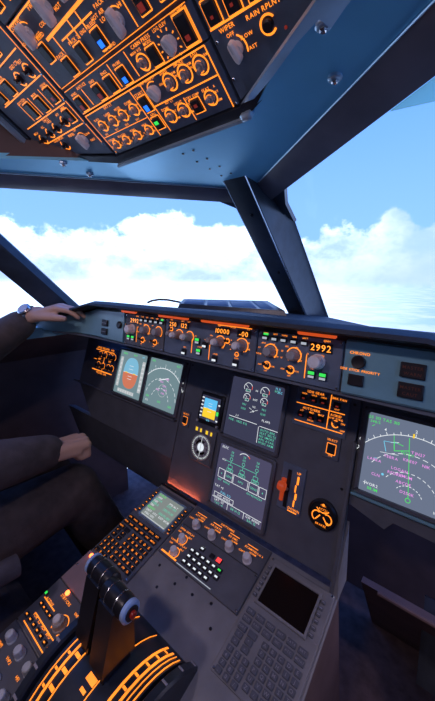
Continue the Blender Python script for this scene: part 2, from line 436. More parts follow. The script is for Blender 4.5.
# window header beams
def header(sx, nm):
    xs = [0, .15, .3, .45, .635]; rows = []
    for x in xs:
        u = HU(sx * x); l_ = HL(sx * x)
        rows.append([u, u.lerp(l_, .5) + Vector((0, -.004, -.003)), l_, l_ + Vector((0, .05, .035)), u + Vector((0, .07, .09)), u + Vector((0, .01, .05))])
    b = MB(); b.loft(rows, closed=True); return struct(nm, b, 'header_dark')
header(-1, 'trim_1'); header(1, 'trim_2')
# pale green sealant wedge under the right header
k4 = [HL(.305), HL(.46), HL(.46) + Vector((0, .050, -.034)), HL(.36) + Vector((0, .024, -.016))]
b = MB(); b.hexa([p + Vector((0, .014, .006)) for p in k4], [p + Vector((0, .017, .009)) for p in k4])
b.build('window_seal', 'seal_green', bpy.data.objects['trim_2'])
BASE_ = lambda x: Vector((x, .415 - .93 * abs(x), 1.062 + .045 * abs(x)))
# centre post: aft face with edge highlights built as steel strips, deep side faces
A0, A1 = Vector((0, .262, 1.072)), Vector((0, -.105, 1.402)); dep = Vector((0, .155, -.012))
W = .03
def pt(t, x, d=0): return A0.lerp(A1, t) + Vector((x, 0, 0)) + dep * d
b = MB()
prof = [(-W, 0), (-W + .006, -.03), (W - .004, -.03), (W, .02), (W + .004, .9), (W + .012, 1.02), (-W - .012, 1.02), (-W - .004, .9)]
b.loft([[pt(min(t, .985) if d > .5 else t, x, d) for x, d in prof] for t in (-.08, .25, .5, .75, 1.02)], closed=True)
post = struct('trim_3', b, 'black_paint')
b = MB(); b.tube([pt(t, W - .002, -.02) for t in (-.05, .3, .6, 1.0)], .0022, 6); b.build('highlight_strip', 'steel', post)
b = MB(); b.tube([pt(t, -W + .003, -.02) for t in (-.05, .3, .6, 1.0)], .0012, 6); b.build('highlight_strip', 'steel', post)
for t in (.08, .42, .8): b = MB(); b.lathe([(.004, -.001), (.004, .003), (.002, .004)], pt(t, .004, -.035), 8, Vector((0, -.7, -.7)).to_track_quat('Z', 'Y').to_matrix()); b.build('screw', 'black_plastic', post)
for sx in (-1, 1):
    q = [HL(sx * .01) + Vector((0, 0, .01)), HL(sx * .085), HL(sx * .062).lerp(pt(.90, sx * .042, 1.0), .5), pt(.84, sx * .041, 1.0), pt(.84, sx * .01, 1.0)]
    f2 = [p + Vector((0, .012, .008)) for p in q]; k = len(q); b = MB()
    b.add(q + f2, [tuple(range(k)), tuple(range(2 * k - 1, k - 1, -1))] + [(i, (i + 1) % k, k + (i + 1) % k, k + i) for i in range(k)]); b.build('corner_gusset', 'black_paint', post)
# outer posts and panes
BASE = lambda x: Vector((x, .415 - .93 * abs(x), 1.062 + .045 * abs(x)))
for sx, nm in ((-1, 'trim_4'), (1, 'trim_5')):
    a0, a1 = Vector((sx * .585, -.125, 1.05)), Vector((sx * .615, -.475, 1.415))
    b = MB(); rows = []
    for t in (0, .5, 1):
        p = a0.lerp(a1, t)
        rows.append([p, p + Vector((sx * .008, -.028, -.004)), p + Vector((sx * .026, -.064, -.006)), p + Vector((sx * .05, -.055, .0)), p + Vector((sx * .045, .03, .02)), p + Vector((sx * .01, .02, .012))])
    b.loft(rows, closed=True); struct(nm, b, 'black_paint')
for sx, nm in ((-1, 'window_1'), (1, 'window_2')):
    fo = Vector((0, .012, .006))
    q = [BASE(sx * .02) + fo, BASE(sx * .60) + fo, HL(sx * .62) + fo, HL(sx * .02) + fo]
    b = MB(); b.hexa(q, [p + Vector((0, .006, .006)) for p in q]); struct(nm, b, 'glass', flat=True)
for sx, nm in ((-1, 'window_3'), (1, 'window_4')):
    q = [Vector((sx * .635, -.17, 1.03)), Vector((sx * .95, -.90, 1.0)), Vector((sx * .80, -.95, 1.45)), Vector((sx * .66, -.52, 1.42))]
    b = MB(); b.hexa(q, [p + Vector((sx * .008, .003, 0)) for p in q]); struct(nm, b, 'glass', flat=True)
# sills under the side windows
for sx, nm in ((-1, 'trim_6'), (1, 'trim_7')):
    b = MB(); b.hexa([(sx * .60, -.16, 1.01), (sx * .66, -.16, 1.01), (sx * .96, -.90, .97), (sx * .84, -.90, .97)], [(sx * .61, -.16, 1.04), (sx * .67, -.16, 1.043), (sx * .95, -.90, 1.005), (sx * .86, -.90, 1.0)])
    struct(nm, b, 'face_blue')

# ================================================================== GLARESHIELD
gl = thing('glareshield', 'black padded glareshield hood running below the windshields', 'glareshield', Matrix.Translation((0, -.2, 1.02)))
def kid(b, name, m, parent, flat=False):   # world-space mesh under a moved Empty
    o = b.build(name, m, parent, flat); bpy.context.view_layer.update(); o.matrix_parent_inverse = parent.matrix_world.inverted(); return o
def lipy(x):   # the hood edge sweeps aft near its ends
    a = abs(x); return -.236 - max(0, a - .42) ** 2 * 1.1
b = MB(); rows = []
for i in range(33):
    x = -.66 + 1.32 * i / 32; y0 = lipy(x); a = abs(x); dz = -max(0, a - .37) * .21
    far = BASE(x); fy = max(far.y - .012, y0 + .05)
    zt = 1.072 + .02 * a
    rows.append([(x, y0 + .050, 1.116 + dz), (x, y0 + .010, 1.1185 + dz), (x, y0, 1.1225 + dz), (x, y0 + .004, 1.128 + dz), (x, y0 + .022, 1.132 + dz), (x, y0 + .06, 1.128 + dz), (x, (y0 + fy) / 2, (1.128 + dz + zt) / 2 + .004), (x, fy, zt), (x, fy, zt - .02), (x, y0 + .05, 1.10 + dz)])
b.loft(rows, closed=True); kid(b, 'hood', 'leather', gl)
b = MB(); rows = []
for i in range(13):
    x = -.60 + 1.2 * i / 12
    rows.append([(x, lipy(x) + .04, 1.022), (x, .02, .966), (x, .06, .962), (x, .06, 1.0), (x, lipy(x) + .045, 1.05)])
b.loft(rows, closed=True); kid(b, 'underside', 'panel_dark', gl)
# amber flood strips under the hood lip
for x0, x1, lab in ((-.262, -.20, 'above the captain side selector panel'), (-.125, -.03, 'above the left half of the autopilot panel'), (-.0, .115, 'above the right half of the autopilot panel'), (.20, .265, 'above the barometer window by the post')):
    fl = thing('flood_strip', 'thin glowing amber flood strip under the hood ' + lab, 'light', Matrix.Translation(((x0 + x1) / 2, -.204, 1.1145)), 'flood strips under the hood')
    b = MB(); b.box((0, 0, .002), (x1 - x0, .016, .004), .001); b.build('housing', 'black_plastic', fl)
    b = MB(); b.box((0, -.004, -.002), (x1 - x0 - .006, .006, .006), .0015); b.build('lamp_tube', 'orange_lamp', fl)

# ------------------------------------------------------------------ controls on faces
def plate(t, poly, m, th=.006, name='face_plate'):
    b = MB(); n = len(poly); cx = sum(p[0] for p in poly) / n; cy = sum(p[1] for p in poly) / n
    ins = []
    for x, y in poly:
        d = Vector((cx - x, cy - y)); d = d.normalized() * min(.0018, d.length * .2); ins.append((x + d.x, y + d.y))
    vs_ = [(x, y, -th) for x, y in poly] + [(x, y, -.0012) for x, y in poly] + [(x, y, 0) for x, y in ins]
    fs = [tuple(range(n - 1, -1, -1)), tuple(range(2 * n, 3 * n))]
    for k in range(2): fs += [(k * n + i, k * n + (i + 1) % n, k * n + n + (i + 1) % n, k * n + n + i) for i in range(n)]
    b.add(vs_, fs); return b.build(name, m, t)
def rectp(x0, x1, y0, y1): return [(x0, y0), (x1, y0), (x1, y1), (x0, y1)]
Z = .0007
EYE = Vector((0.3979, -0.6573, 1.1942))
def seat(t, x, y, h):   # foot of a control whose visible top was measured at (x, y) on its face
    if t.get('flat'): return x, y
    c = t.matrix_world.inverted() @ EYE; k = h / (c.z - h)
    return (x + k * c.x) / (1 + k), (y + k * c.y) / (1 + k)
def button(t, x, y, w=.016, h=.020, lamp=None, frame='amber', lpos=-.25, m='button_black', lw=.4, lh=.25):
    o = part('push_button', (w, h), lambda b: b.box((0, 0, .002), (w, h, .005), .0012), m, t, (x, y, 0))
    if frame: part('button_frame', (w, h), lambda b: b.frame(0, 0, w + .003, h + .003, .0014, Z), frame, o, flat=True)
    if lamp: part('lit_legend', (w, h, lw, lh, lpos), lambda b: b.rect(0, h * lpos, w * lw, h * lh, .0049), lamp, o, flat=True)
    return o
def toggle(t, x, y, r=.0085, ang=25, m='knob_grey', frame='amber', a0=-60, a1=240, st=.007):
    def f(b):
        b.lathe([(r * .62, 0), (r * .62, .003), (r * .45, .004), (r * .45, .006)], n=10)
        a = math.radians(ang); b.rod((0, 0, .004), (0, st * math.sin(a), .004 + st * math.cos(a)), .0016, .0028, 8)
        b.lathe([(.0026, -.0018), (.0034, 0), (.0026, .0018)], (0, st * math.sin(a), .004 + st * math.cos(a)), 8)
    x, y = seat(t, x, y, st * .35)
    o = part('toggle_switch', (r, ang, st), f, m, t, (x, y, 0))
    if frame: part('switch_ring', (r, a0, a1), lambda b: (b.arc(0, 0, r, .0020, a0, a1, Z, 18), b.arc(0, 0, r * .62, .0010, a0 + 40, a1 - 60, .0042, 12)), frame, o, flat=True)
    return o
def barknob(t, x, y, L=.030, w=.0125, h=.018, rz=0, m='knob_pearl', scale='amber', r=.011):
    def f(b):
        b.lathe([(r, 0), (r, .004), (r * .85, .006)], n=18)
        rows = []
        for k in range(13):
            u = -1 + 2 * k / 12; e = math.sqrt(max(0, 1 - u ** 4)) * .5 * w + .0006
            rows.append([(-e, u * L / 2, .004), (-e * .95, u * L / 2, h * .8), (-e * .45, u * L / 2 * .96, h), (e * .45, u * L / 2 * .96, h), (e * .95, u * L / 2, h * .8), (e, u * L / 2, .004)])
        b.loft(rows, closed=True)
    x, y = seat(t, x, y, h * .3)
    o = part('rotary_knob', (L, w, h, r), f, m, t, (x, y, 0), rz)
    if scale: part('knob_scale', (L, r), lambda b: (b.arc(0, 0, r + .0045, .0014, 35, 145, Z, 10)), scale, o, flat=True)
    part('pointer_line', (L, h), lambda b: b.rect(0, L * .22, .0012, L * .42, h + .0003), 'white_plastic', o, flat=True)
    return o
def knob(t, x, y, r=.008, h=.018, m='knob_grey', ring='amber', rr=None, flute=True):
    def f(b):
        n = 24; prof = [(r * 1.15, 0), (r * 1.15, .003), (r, .0045), (r * .92, h - .0015), (r * .78, h)]
        b.lathe(prof, n=n)
        if flute:
            for i in range(12):
                a = 2 * math.pi * i / 12; b.rod((r * .97 * math.cos(a), r * .97 * math.sin(a), .005), (r * .9 * math.cos(a), r * .9 * math.sin(a), h - .002), r * .11, r * .1, 5)
    x, y = seat(t, x, y, h * .7)
    o = part('knob', (r, h, flute), f, m, t, (x, y, 0))
    if ring: part('lit_ring', (r, rr), lambda b: b.arc(0, 0, rr or r * 1.5, .0018, -50, 230, Z, 18), ring, o, flat=True)
    return o
def screw(t, x, y, r=.003, m='steel'):
    return part('screw', r, lambda b: (b.lathe([(r, 0), (r, .0008), (r * .7, .0016)], n=10), b.box((0, 0, .0016), (r * 1.3, r * .25, .0006))), m, t, (x, y, 0), random.random() * 3)
def lettering(t, texts=(), lines=(), frames=(), m='amber', name='lettering', z=Z, extra=None):
    b = MB()
    for q in texts: b.text(q[0], q[1], q[2], q[3], z, q[4] if len(q) > 4 else 'c')
    for q in lines: b.line(q[0], q[1], (q[2] if len(q) > 2 else .0013) * 1.2, z)
    for q in frames: b.frame(*q, .0011, z)
    if extra: extra(b)
    return tag(b.build(name, m, t, flat=True), kind='stuff')

# lateral glareshield faces
def lateral(sx, name, label):
    t = thing(name, label, 'panel', GSF())
    b = MB(); rows = []
    for a, dn, top, bot in ((.272, 0, .078, 0), (.40, 0, .077, .002), (.50, .004, .054, .0), (.58, .022, .040, -.006), (.655, .050, .028, -.010)):
        x = sx * a; rows.append([(x, bot, dn), (x, bot + .003, dn + .003), (x, top, dn + .003), (x, top + .004, dn - .006), (x, bot, dn - .012)])
    b.loft(rows, closed=True); b.build('face_plate', 'face_blue', t)
    return t
tl = lateral(-1, 'warning_console', 'blue glareshield end panel under the hand, with two dark rectangular lights')
n3 = .003
for y, k in ((.044, 0), (.021, 1)):
    o = part('warning_light', 'wl', lambda b: (b.box((0, 0, .002), (.026, .017, .006), .0015)), 'button_black', tl, (-.353, y, n3))
    part('divider', 'wl', lambda b: b.rect(0, 0, .022, .0012, .0053), 'print_grey', o, flat=True)
part('round_button', 'rb', lambda b: b.lathe([(.0095, 0), (.0095, .004), (.007, .006), (.003, .0055)], n=18), 'button_black', tl, (-.287, .045, n3))
tr_ = lateral(1, 'warning_console', 'blue glareshield end panel with round CHRONO button and amber lettering')
for y, w1, w2 in ((.050, 'MASTER', 'WARN'), (.0235, 'MASTER', 'CAUT')):
    o = part('warning_light', 'wl2', lambda b: b.box((0, 0, .002), (.029, .020, .006), .0015), 'button_black', tr_, (.358, y, n3))
    lettering(o, [(w1, 0, .004, .0042), (w2, 0, -.004, .0042)], m='groove_brown', z=.0054)
o = part('round_button', 'rb2', lambda b: b.lathe([(.0095, 0), (.0095, .005), (.008, .007), (.004, .0062)], n=20), 'button_black', tr_, (.292, .050, n3))
o = part('push_button', 'ssb', lambda b: b.box((0, 0, .002), (.021, .016, .006), .0015), 'button_black', tr_, (.291, .0235, n3))
lettering(tr_, [('CHRONO', .292, .0625, .0042), ('SIDE STICK PRIORITY', .294, .0375, .0036)], z=n3 + Z)
screw(tr_, .277, .006); screw(tl, -.277, .006)

# ------------------------------------------------------------------ selector panels left and right of the autopilot panel
def efis(sx, label, dx, baro):
    t = thing('selector_console', label, 'panel', GSF())
    x0, x1 = (-.268, -.122) if sx < 0 else (.122, .268)
    plate(t, rectp(x0, x1, .001, .077), 'panel_navy' if sx > 0 else 'panel_grey')
    X0 = x0
    bar = X0 + (.038 if sx < 0 else .113); sw = [X0 + q for q in ((.066, .083, .101, .119, .137) if sx < 0 else (.015, .033, .050, .068, .086))]
    for i, x in enumerate(sw):
        o = button(t, x, .066, .011, .008, 'white_dim', None, -.1, lw=.8, lh=.5)
        if i == (4 if sx < 0 else 0): part('lit_legend', 'gr', lambda b: b.rect(0, .0062, .0095, .0035, .001), 'green_lamp', o, flat=True)
    ks = (X0 + .069, X0 + .114) if sx < 0 else (X0 + .021, X0 + .065)
    for x in ks: knob(t, x, .042, .0085, .016, 'knob_grey', 'amber', .0125)
    for x in ks: toggle(t, x, .018, .0062, 20, 'button_black', 'amber', 0, 360, .010)
    kb = X0 + (.012 if sx < 0 else .105); knob(t, kb, .038, .0105, .020, 'knob_pearl', None)
    for x in ((X0 + .021, X0 + .038) if sx < 0 else (X0 + .103, X0 + .121)):
        o = button(t, x, .0185, .012, .012, 'white_dim', None, -.28, lw=.8, lh=.3)
        part('lit_legend', 'g2', lambda b: b.rect(0, .0026, .010, .005, .0049), 'green_lamp', o, flat=True)
    lx = X0 + (.049 if sx < 0 else .0915)
    T = [('QNH', bar + .008, .0735, .0032), ('in', kb - .012, .050, .003), ('Hg', kb + .012, .0505, .003), ('FD', kb - .002, .028, .0030)]
    for i, x in enumerate(sw): T.append((('CSTR', 'WPT', 'VORD', 'NDB', 'ARPT')[i], x, .0735, .0026))
    for k, x in enumerate(ks):
        names = ('VOR', 'NAV', 'ARC', 'LS', 'ROSE', 'PLAN') if k == 0 else ('40', '80', '160', '20', '10', '320')
        for tx, a in zip(names, (20, 60, 120, 160, 200, 340)):
            T.append((tx, x + .0175 * math.cos(math.radians(a)), .042 + .0165 * math.sin(math.radians(a)), .0028))
        T += [('ADF', x - .0125, .018, .0026), ('VOR', x + .0125, .018, .0026), ('OFF', x, .0085, .0024)]
    lettering(t, T, [((lx, .010), (lx, .048), .0012)])
    w = part('readout_window', 'ro', lambda b: b.box((0, 0, .0005), (.036, .015, .003), .0006), 'black_plastic', t, (bar, .062, 0))
    lettering(w, [(baro, 0, 0, .0105)], m='amber_digits', z=.0025, name='digits')
    for x in (x0 + .004, x1 - .004):
        for y in (.005, .073): screw(t, x, y, .002, 'steel')
    return t
efis(-1, 'captain side selector panel with pale buttons, left of the autopilot panel', 0, '2992')
efis(1, 'selector panel showing 2992 in amber digits beside the CHRONO panel', 0, '2992')

# ------------------------------------------------------------------ autopilot panel
t = thing('autopilot_console', 'central autopilot control panel with four amber-ringed selector knobs', 'panel', GSF())
plate(t, rectp(-.119, .119, .001, .078), 'panel_navy')
for x, r in ((-.088, .012), (-.056, .0115), (.028, .012), (.080, .0135)):
    o = knob(t, x, .043, r * .72, .020, 'knob_grey', 'amber', r)
    part('knob_cap', r, lambda b: b.lathe([(r * .55, 0), (r * .5, .006), (r * .36, .008)], n=18), 'knob_pearl', o, (0, 0, .019))
knob(t, -.110, .044, .0055, .012, 'knob_grey', None); toggle(t, -.100, .055, .004, 10, 'button_black', 'amber', 0, 360, .004); toggle(t, .055, .049, .0045, 10, 'button_black', 'amber', 0, 360, .004)
knob(t, .008, .044, .0058, .012, 'knob_grey', None)
for x, y, lit in ((-.018, .039, 1), (-.012, .0175, 1), (.002, .034, 0), (-.054, .0115, 0), (.030, .0105, 0), (.080, .0105, 0)):
    o = button(t, x, y, .012, .0125, 'white_lamp' if not lit else 'white_dim', None, -.22, lw=.8, lh=.32)
    if lit: part('lit_legend', 'g3', lambda b: b.rect(0, .0032, .0105, .0052, .0049), 'green_lamp', o, flat=True)
for x, s, w in ((-.094, '250', .026), (-.060, '122', .026), (.043, '10000', .034), (.092, '-00', .030)):
    ww = part('readout_window', w, lambda b: b.box((0, 0, .0004), (w, .014, .003), .0006), 'black_plastic', t, (x, .0665, 0))
    lettering(ww, [(s, 0, 0, .0095)], m='amber_digits', z=.0024, name='digits')
lettering(t, [('SPD', -.100, .0755, .0028), ('HDG', -.066, .0755, .0028), ('LAT', -.048, .0755, .0026), ('ALT', .034, .0757, .0026), ('LVL/CH', .066, .0757, .0024), ('V/S', .100, .0757, .0026), ('LOC', -.054, .0215, .0026), ('AP1', -.026, .0485, .0026), ('AP2', .002, .0445, .0026), ('A/THR', -.012, .0275, .0025), ('EXPED', .030, .0195, .0026), ('APPR', .080, .0195, .0026), ('UP', .103, .051, .0034), ('DN', .104, .040, .0034), ('PUSH', .080, .0255, .003), ('100', .046, .0345, .0026), ('1000', .016, .0548, .0026)],
          [((-.034, .012), (-.034, .052), .0013), ((.014, .006), (.014, .036), .0013), ((.029, .0775), (.108, .0775), .0011)],
          extra=lambda b: (b.arc(.080, .027, .004, .0013, 0, 360, Z, 14), [b.line((.080 + .0165 * math.cos(a), .043 + .0165 * math.sin(a)), (.080 + .0185 * math.cos(a), .043 + .0185 * math.sin(a)), .0014, Z) for a in [math.radians(d) for d in (30, 0, -30, 150, 180, 210)]]))
for x in (-.115, .115):
    for y in (.005, .074): screw(t, x, y, .002)

# low black box lying on the hood, and the cable loop by it
t = thing('tray_box', 'flat black ribbed box lying on the glareshield left of the centre post', 'box', Matrix.Translation((0, 0, 0)))
TB0 = [(-.222, -.055, 1.108), (.092, -.014, 1.106), (-.048, .15, 1.096), (-.275, .018, 1.104)]
TB1 = [(-.218, -.050, 1.1245), (.082, -.010, 1.1225), (-.050, .145, 1.1305), (-.270, .020, 1.1315)]
b = MB(); b.hexa(TB0, TB1); b.build('case', 'black_paint', t)
P_ = lambda u, w, dz=0: Vector(TB1[0]).lerp(Vector(TB1[1]), u).lerp(Vector(TB1[3]).lerp(Vector(TB1[2]), u), w) + Vector((0, 0, dz))
for u0, u1 in ((.04, .27), (.30, .52), (.55, .78), (.81, .93)):
    b = MB(); b.hexa([P_(u0, .08), P_(u1, .08), P_(u1, .9), P_(u0, .9)], [P_(u0 + .01, .12, .0022), P_(u1 - .01, .12, .0022), P_(u1 - .01, .86, .0022), P_(u0 + .01, .86, .0022)]); b.build('lid_plate', 'panel_dark', t)
b = MB(); b.tube([(-.345, -.06, 1.120), (-.335, -.05, 1.126), (-.315, -.04, 1.130), (-.29, -.03, 1.130), (-.262, -.01, 1.124), (-.250, .0, 1.120)], .003, 8)
tag(b.build('cable', 'black_plastic'), 'short black cable looping from the left end of the flat box', 'cable')

# ================================================================== MAIN INSTRUMENT PANEL
def board(name, label, poly, m, th=.03):
    t = thing(name, label, 'panel', PAN(0, 0, -.004)); plate(t, poly, m, th); return t
cb = board('instrument_board', 'dark central instrument board holding the two stacked engine displays', rectp(-.250, .252, -.285, .115), 'panel_dark')
lb = board('instrument_board', 'captain side instrument board behind the clenched fist', [(-.86, -.10), (-.72, -.215), (-.253, -.215), (-.253, .115), (-.86, .115)], 'panel_dark')
rb = board('instrument_board', 'right side instrument board with stepped lower edge below the large map display', [(.256, -.122), (.325, -.142), (.338, -.124), (.60, -.135), (.90, -.10), (.90, .115), (.256, .115)], 'panel_grey')
for t_, xs in ((cb, (-.24, .24)), (lb, (-.262, -.60)), (rb, (.264, .60))):
    for x in xs:
        for y in (.08, -.10): screw(t_, x, y, .003, 'black_plastic')
# folded lip along the right board and ledge at the side of the central board
b = MB(); b.box((.254, -.16, .006), (.008, .33, .02), .002); b.build('side_ledge', 'panel_grey', cb)
b = MB(); b.box((.58, -.096, .006), (.64, .006, .016), .002); b.build('lower_lip', 'face_blue', rb)
b = MB(); b.box((-.575, -.10, .006), (.62, .006, .014), .002); b.build('lower_lip', 'panel_grey', lb)
# lower knee covers (continue the console down to the floor)
t = thing('knee_cover', 'dark sloping knee cover below the captain side displays', 'cover', PAN(-.56, -.215, -.004))
b = MB(); b.hexa([(-.34, 0, 0), (.307, 0, 0), (.307, 0, -.03), (-.34, 0, -.03)], [(-.34, -.16, -.10), (.307, -.16, -.10), (.307, -.16, -.13), (-.34, -.16, -.13)]); b.build('shell', 'panel_dark', t)

S2 = .079
def display(name, label, s, v, scr, bez=.010, group=None):
    t = thing(name, label, 'display', PAN(s, v, 0), group)
    def f(b):
        o, i = S2 + bez, S2
        ch = .012
        def oc(r, c, z): return [(-r + c, -r, z), (r - c, -r, z), (r, -r + c, z), (r, r - c, z), (r - c, r, z), (-r + c, r, z), (-r, r - c, z), (-r, -r + c, z)]
        b.loft([oc(o, .006, -.02), oc(o, .006, .003), oc(o - .003, .006, .006), oc(i + .001, .004, .006), oc(i, .003, .001), oc(i, .003, -.02)])
    part('bezel', 'du', f, 'panel_dark', t)
    s_ = part('screen', 'du', lambda b: b.box((0, 0, -.001), (2 * S2, 2 * S2, .004)), scr, t)
    return t, s_
ZS = .0016
class GFX:
    def __init__(s): s.d = {}
    def __getitem__(s, k): return s.d.setdefault(k, MB())
    def done(s, parent):
        nm = {'g_white': 'white_symbols', 'g_grey': 'grey_symbols', 'g_green': 'green_symbols', 'g_teal': 'teal_symbols', 'g_cyan': 'cyan_symbols', 'g_mag': 'magenta_symbols', 'g_yel': 'yellow_symbols', 'g_sky': 'sky_field', 'g_brown': 'ground_field', 'g_red': 'red_symbols', 'g_sky_pale': 'sky_field', 'g_brown_pale': 'ground_field', 'white_lamp': 'lit_symbols', 'scr_off': 'dark_symbols'}
        for k, b in s.d.items(): tag(b.build(nm.get(k, 'symbols'), k, parent, flat=True), kind='stuff')
def nav(s_, g, cx, cy, R, sc_=1.0, dense=True, arcw=.0012):
    w = g['g_white']; w.arc(cx, cy, R, arcw, 28, 152, ZS, 30)
    for i, a in enumerate(range(30, 151, 6)):
        a_ = math.radians(a); L = .006 if i % 2 == 0 else .0035
        w.line((cx + R * math.cos(a_), cy + R * math.sin(a_)), (cx + (R + L) * math.cos(a_), cy + (R + L) * math.sin(a_)), .0011, ZS)
        if i % 4 == 2: w.text(str((33 + i // 2) % 36), cx + (R + .011) * math.cos(a_), cy + (R + .011) * math.sin(a_), .0058, ZS)
# right hand map display
t, s_ = display('navigation_display', 'large bright map display at the right edge with white range arcs', .351, -.005, 'scr_nd')
g = GFX(); nav(s_, g, .006, -.065, .117)
for r, k in ((.082, 13), (.048, 11), (.024, 9)): g['g_white'].dash(.006, -.065, r, .0011, 25, 150, k, ZS + .0001)
gr = g['g_green']; gr.line((.007, -.062), (-.004, .048), .0011, ZS + .0002); gr.text('GS 313 TAS 310', -.052, .070, .0058, ZS); gr.text('348/5', -.066, .062, .0052, ZS); gr.line((-.071, .052), (-.066, .056), .001, ZS); gr.text('118.1M', -.054, -.070, .0058, ZS)
gr.line((-.028, .033), (-.026, .016), .0012, ZS); gr.line((-.028, .033), (-.012, .030), .0012, ZS); gr.line((-.026, .016), (-.002, .024), .0014, ZS); gr.line((-.030, .046), (-.027, .020), .001, ZS); gr.text('D176H', -.004, .017, .0052, ZS); gr.arc(.007, -.066, .004, .0012, 0, 360, ZS)
w = g['g_white']; w.text('VOR2', -.056, -.062, .0056, ZS); w.line((-.069, -.066), (-.069, -.058), .001, ZS); w.line((-.072, -.062), (-.066, -.062), .001, ZS); w.line((-.034, .030), (-.020, .034), .001, ZS)
w.line((-.05, .006), (-.018, .010), .0008, ZS)
c_ = g['g_cyan']; c_.line((-.046, .029), (-.040, .010), .0012, ZS); c_.line((-.046, .029), (-.022, .032), .0009, ZS); c_.disc(-.040, -.035, .0024, ZS, 8); c_.line((-.060, -.010), (-.054, -.008), .001, ZS)
m_ = g['g_mag']
for tx, x, y in (('TJN27', .013, .023), ('KRE07', .002, .006), ('NIK', .028, .005), ('LOGAN', -.013, -.016), ('REDFA', -.020, -.026), ('SUMUM', -.004, -.025), ('ABCDE', -.004, -.038), ('D250K', .004, -.054), ('LAPRA', -.058, -.012), ('TEBRA', -.030, .002), ('CLN', -.052, -.040)): m_.text(tx, x, y, .0054, ZS + .0003)
g['g_yel'].prism([(.001, .050), (.004, .050), (.004, .058), (.001, .058)], ZS, ZS + .0002); w.text('10', .050, -.07, .005, ZS)
g.done(s_)
# captain map display
t, s_ = display('navigation_display', 'bright grey-green map display right of the round-horizon display on the captain side', -.351, -.005, 'scr_capt')
g = GFX(); nav(s_, g, 0, -.056, .108, arcw=.002)
for r, k in ((.074, 11), (.042, 9)): g['g_white'].dash(0, -.056, r, .0015, 10, 170, k, ZS)
g['g_white'].line((-.020, .010), (.024, .024), .003, ZS); g['g_grey'].arc(.006, -.02, .020, .0012, 0, 360, ZS)
for x, y in ((.020, .020), (-.004, .008), (.012, -.004), (-.016, -.020), (.010, -.028), (.018, -.016)): g['g_mag'].text('KRE', x, y, .006, ZS + .0002)
for x, y in ((-.062, .070), (.058, .070), (.052, -.062), (-.060, -.050), (0, -.058)): g['g_green'].text('GS3', x, y, .0065, ZS)
g['g_white'].text('15.2', -.060, -.064, .006, ZS); g.done(s_)
# captain flight display
t, s_ = display('attitude_display', 'bright display with round blue and orange horizon on the captain side', -.5247, -.005, 'scr_capt')
def horizon(g, x, y, w, h, split):
    N = 18
    def lim(a): return (x + w * math.copysign(abs(math.cos(a)) ** .8, math.cos(a)), y + h * math.copysign(abs(math.sin(a)) ** .8, math.sin(a)))
    top = [lim(math.pi * i / N) for i in range(N + 1)]; bot = [lim(-math.pi * i / N) for i in range(N + 1)]
    g['g_sky_pale'].add([(a, max(b_, y), ZS) for a, b_ in top], [tuple(range(N + 1))]); g['g_brown_pale'].add([(a, min(b_, y), ZS) for a, b_ in bot], [tuple(range(N + 1))])
g = GFX(); horizon(g, 0, .003, .042, .056, 0)
w = g['g_white']; w.line((-.042, .003), (.042, .003), .0014, ZS + .0002)
for k in (-.022, -.012, .014, .026): w.line((-.012, .003 + k), (.012, .003 + k), .0013, ZS + .0002)
g['g_yel'].line((-.030, .003), (-.016, .003), .003, ZS + .0004); g['g_yel'].line((.016, .003), (.030, .003), .003, ZS + .0004)
gy = g['g_grey']; gy.rect(-.064, .0, .016, .11, ZS - .0002); gy.rect(.064, .0, .016, .11, ZS - .0002); gy.rect(-.008, -.067, .096, .012, ZS)
for k in range(7): w.text('%d' % (10 + 2 * k), -.064, -.045 + .015 * k, .006, ZS + .0002); w.text('%d' % (200 + k), .064, -.045 + .015 * k, .006, ZS + .0002)
for k in range(7): w.line((-.048 + .014 * k, -.072), (-.048 + .014 * k, -.064), .0014, ZS + .0002)
g['g_green'].text('SPEED', -.050, .070, .0065, ZS); g['g_green'].text('NAV', .010, .070, .0065, ZS); g['g_cyan'].text('AP1', .055, .070, .006, ZS)
g.done(s_)
# right hand flight display (mostly out of the picture)
t, s_ = display('attitude_display', 'horizon display at the far right of the right instrument board', .5247, -.005, 'scr_capt')
g = GFX(); horizon(g, 0, .003, .042, .056, 0); g['g_grey'].rect(-.064, 0, .016, .11, ZS); g['g_grey'].rect(.064, 0, .016, .11, ZS); g['g_white'].line((-.04, .003), (.04, .003), .0014, ZS + .0002); g.done(s_)
# engine display
t, s_ = display('engine_display', 'dark upper central display with four small engine dials', 0, 0, 'scr_ecam')
g = GFX(); w = g['g_white']; tq = g['g_teal']
for x, y, r in ((-.026, .058, .0125), (.025, .057, .0125), (-.025, .032, .0100), (.027, .032, .0100)):
    w.arc(x, y, r, .0014, -20, 210, ZS, 16); w.line((x, y), (x - r * .7, y + r * .5), .0012, ZS); g['g_red'].arc(x, y, r, .0016, -20, 25, ZS + .0002, 4)
    w.frame(x + .001, y - r * .62, r * 1.1, .0068, .0008, ZS); tq.text('86.4', x + .001, y - r * .62, .0048, ZS)
for y, tx in ((.055, 'N1'), (.031, 'EGT'), (.0125, 'N2'), (.001, 'FF')): w.text(tx, .001, y, .005, ZS)
for x in (-.030, .030): tq.text('98.1', x, .0125, .0054, ZS); tq.text('1200', x, .001, .0054, ZS)
w.line((-.013, .007), (-.005, .004), .001, ZS); w.line((.013, .007), (.006, .004), .001, ZS); w.line((-.008, -.004), (.004, .002), .001, ZS)
g['g_cyan'].text('FLX', .060, .073, .0055, ZS); g['g_cyan'].text('25C', .066, .065, .0055, ZS); tq.text('89.9', .058, .066, .005, ZS)
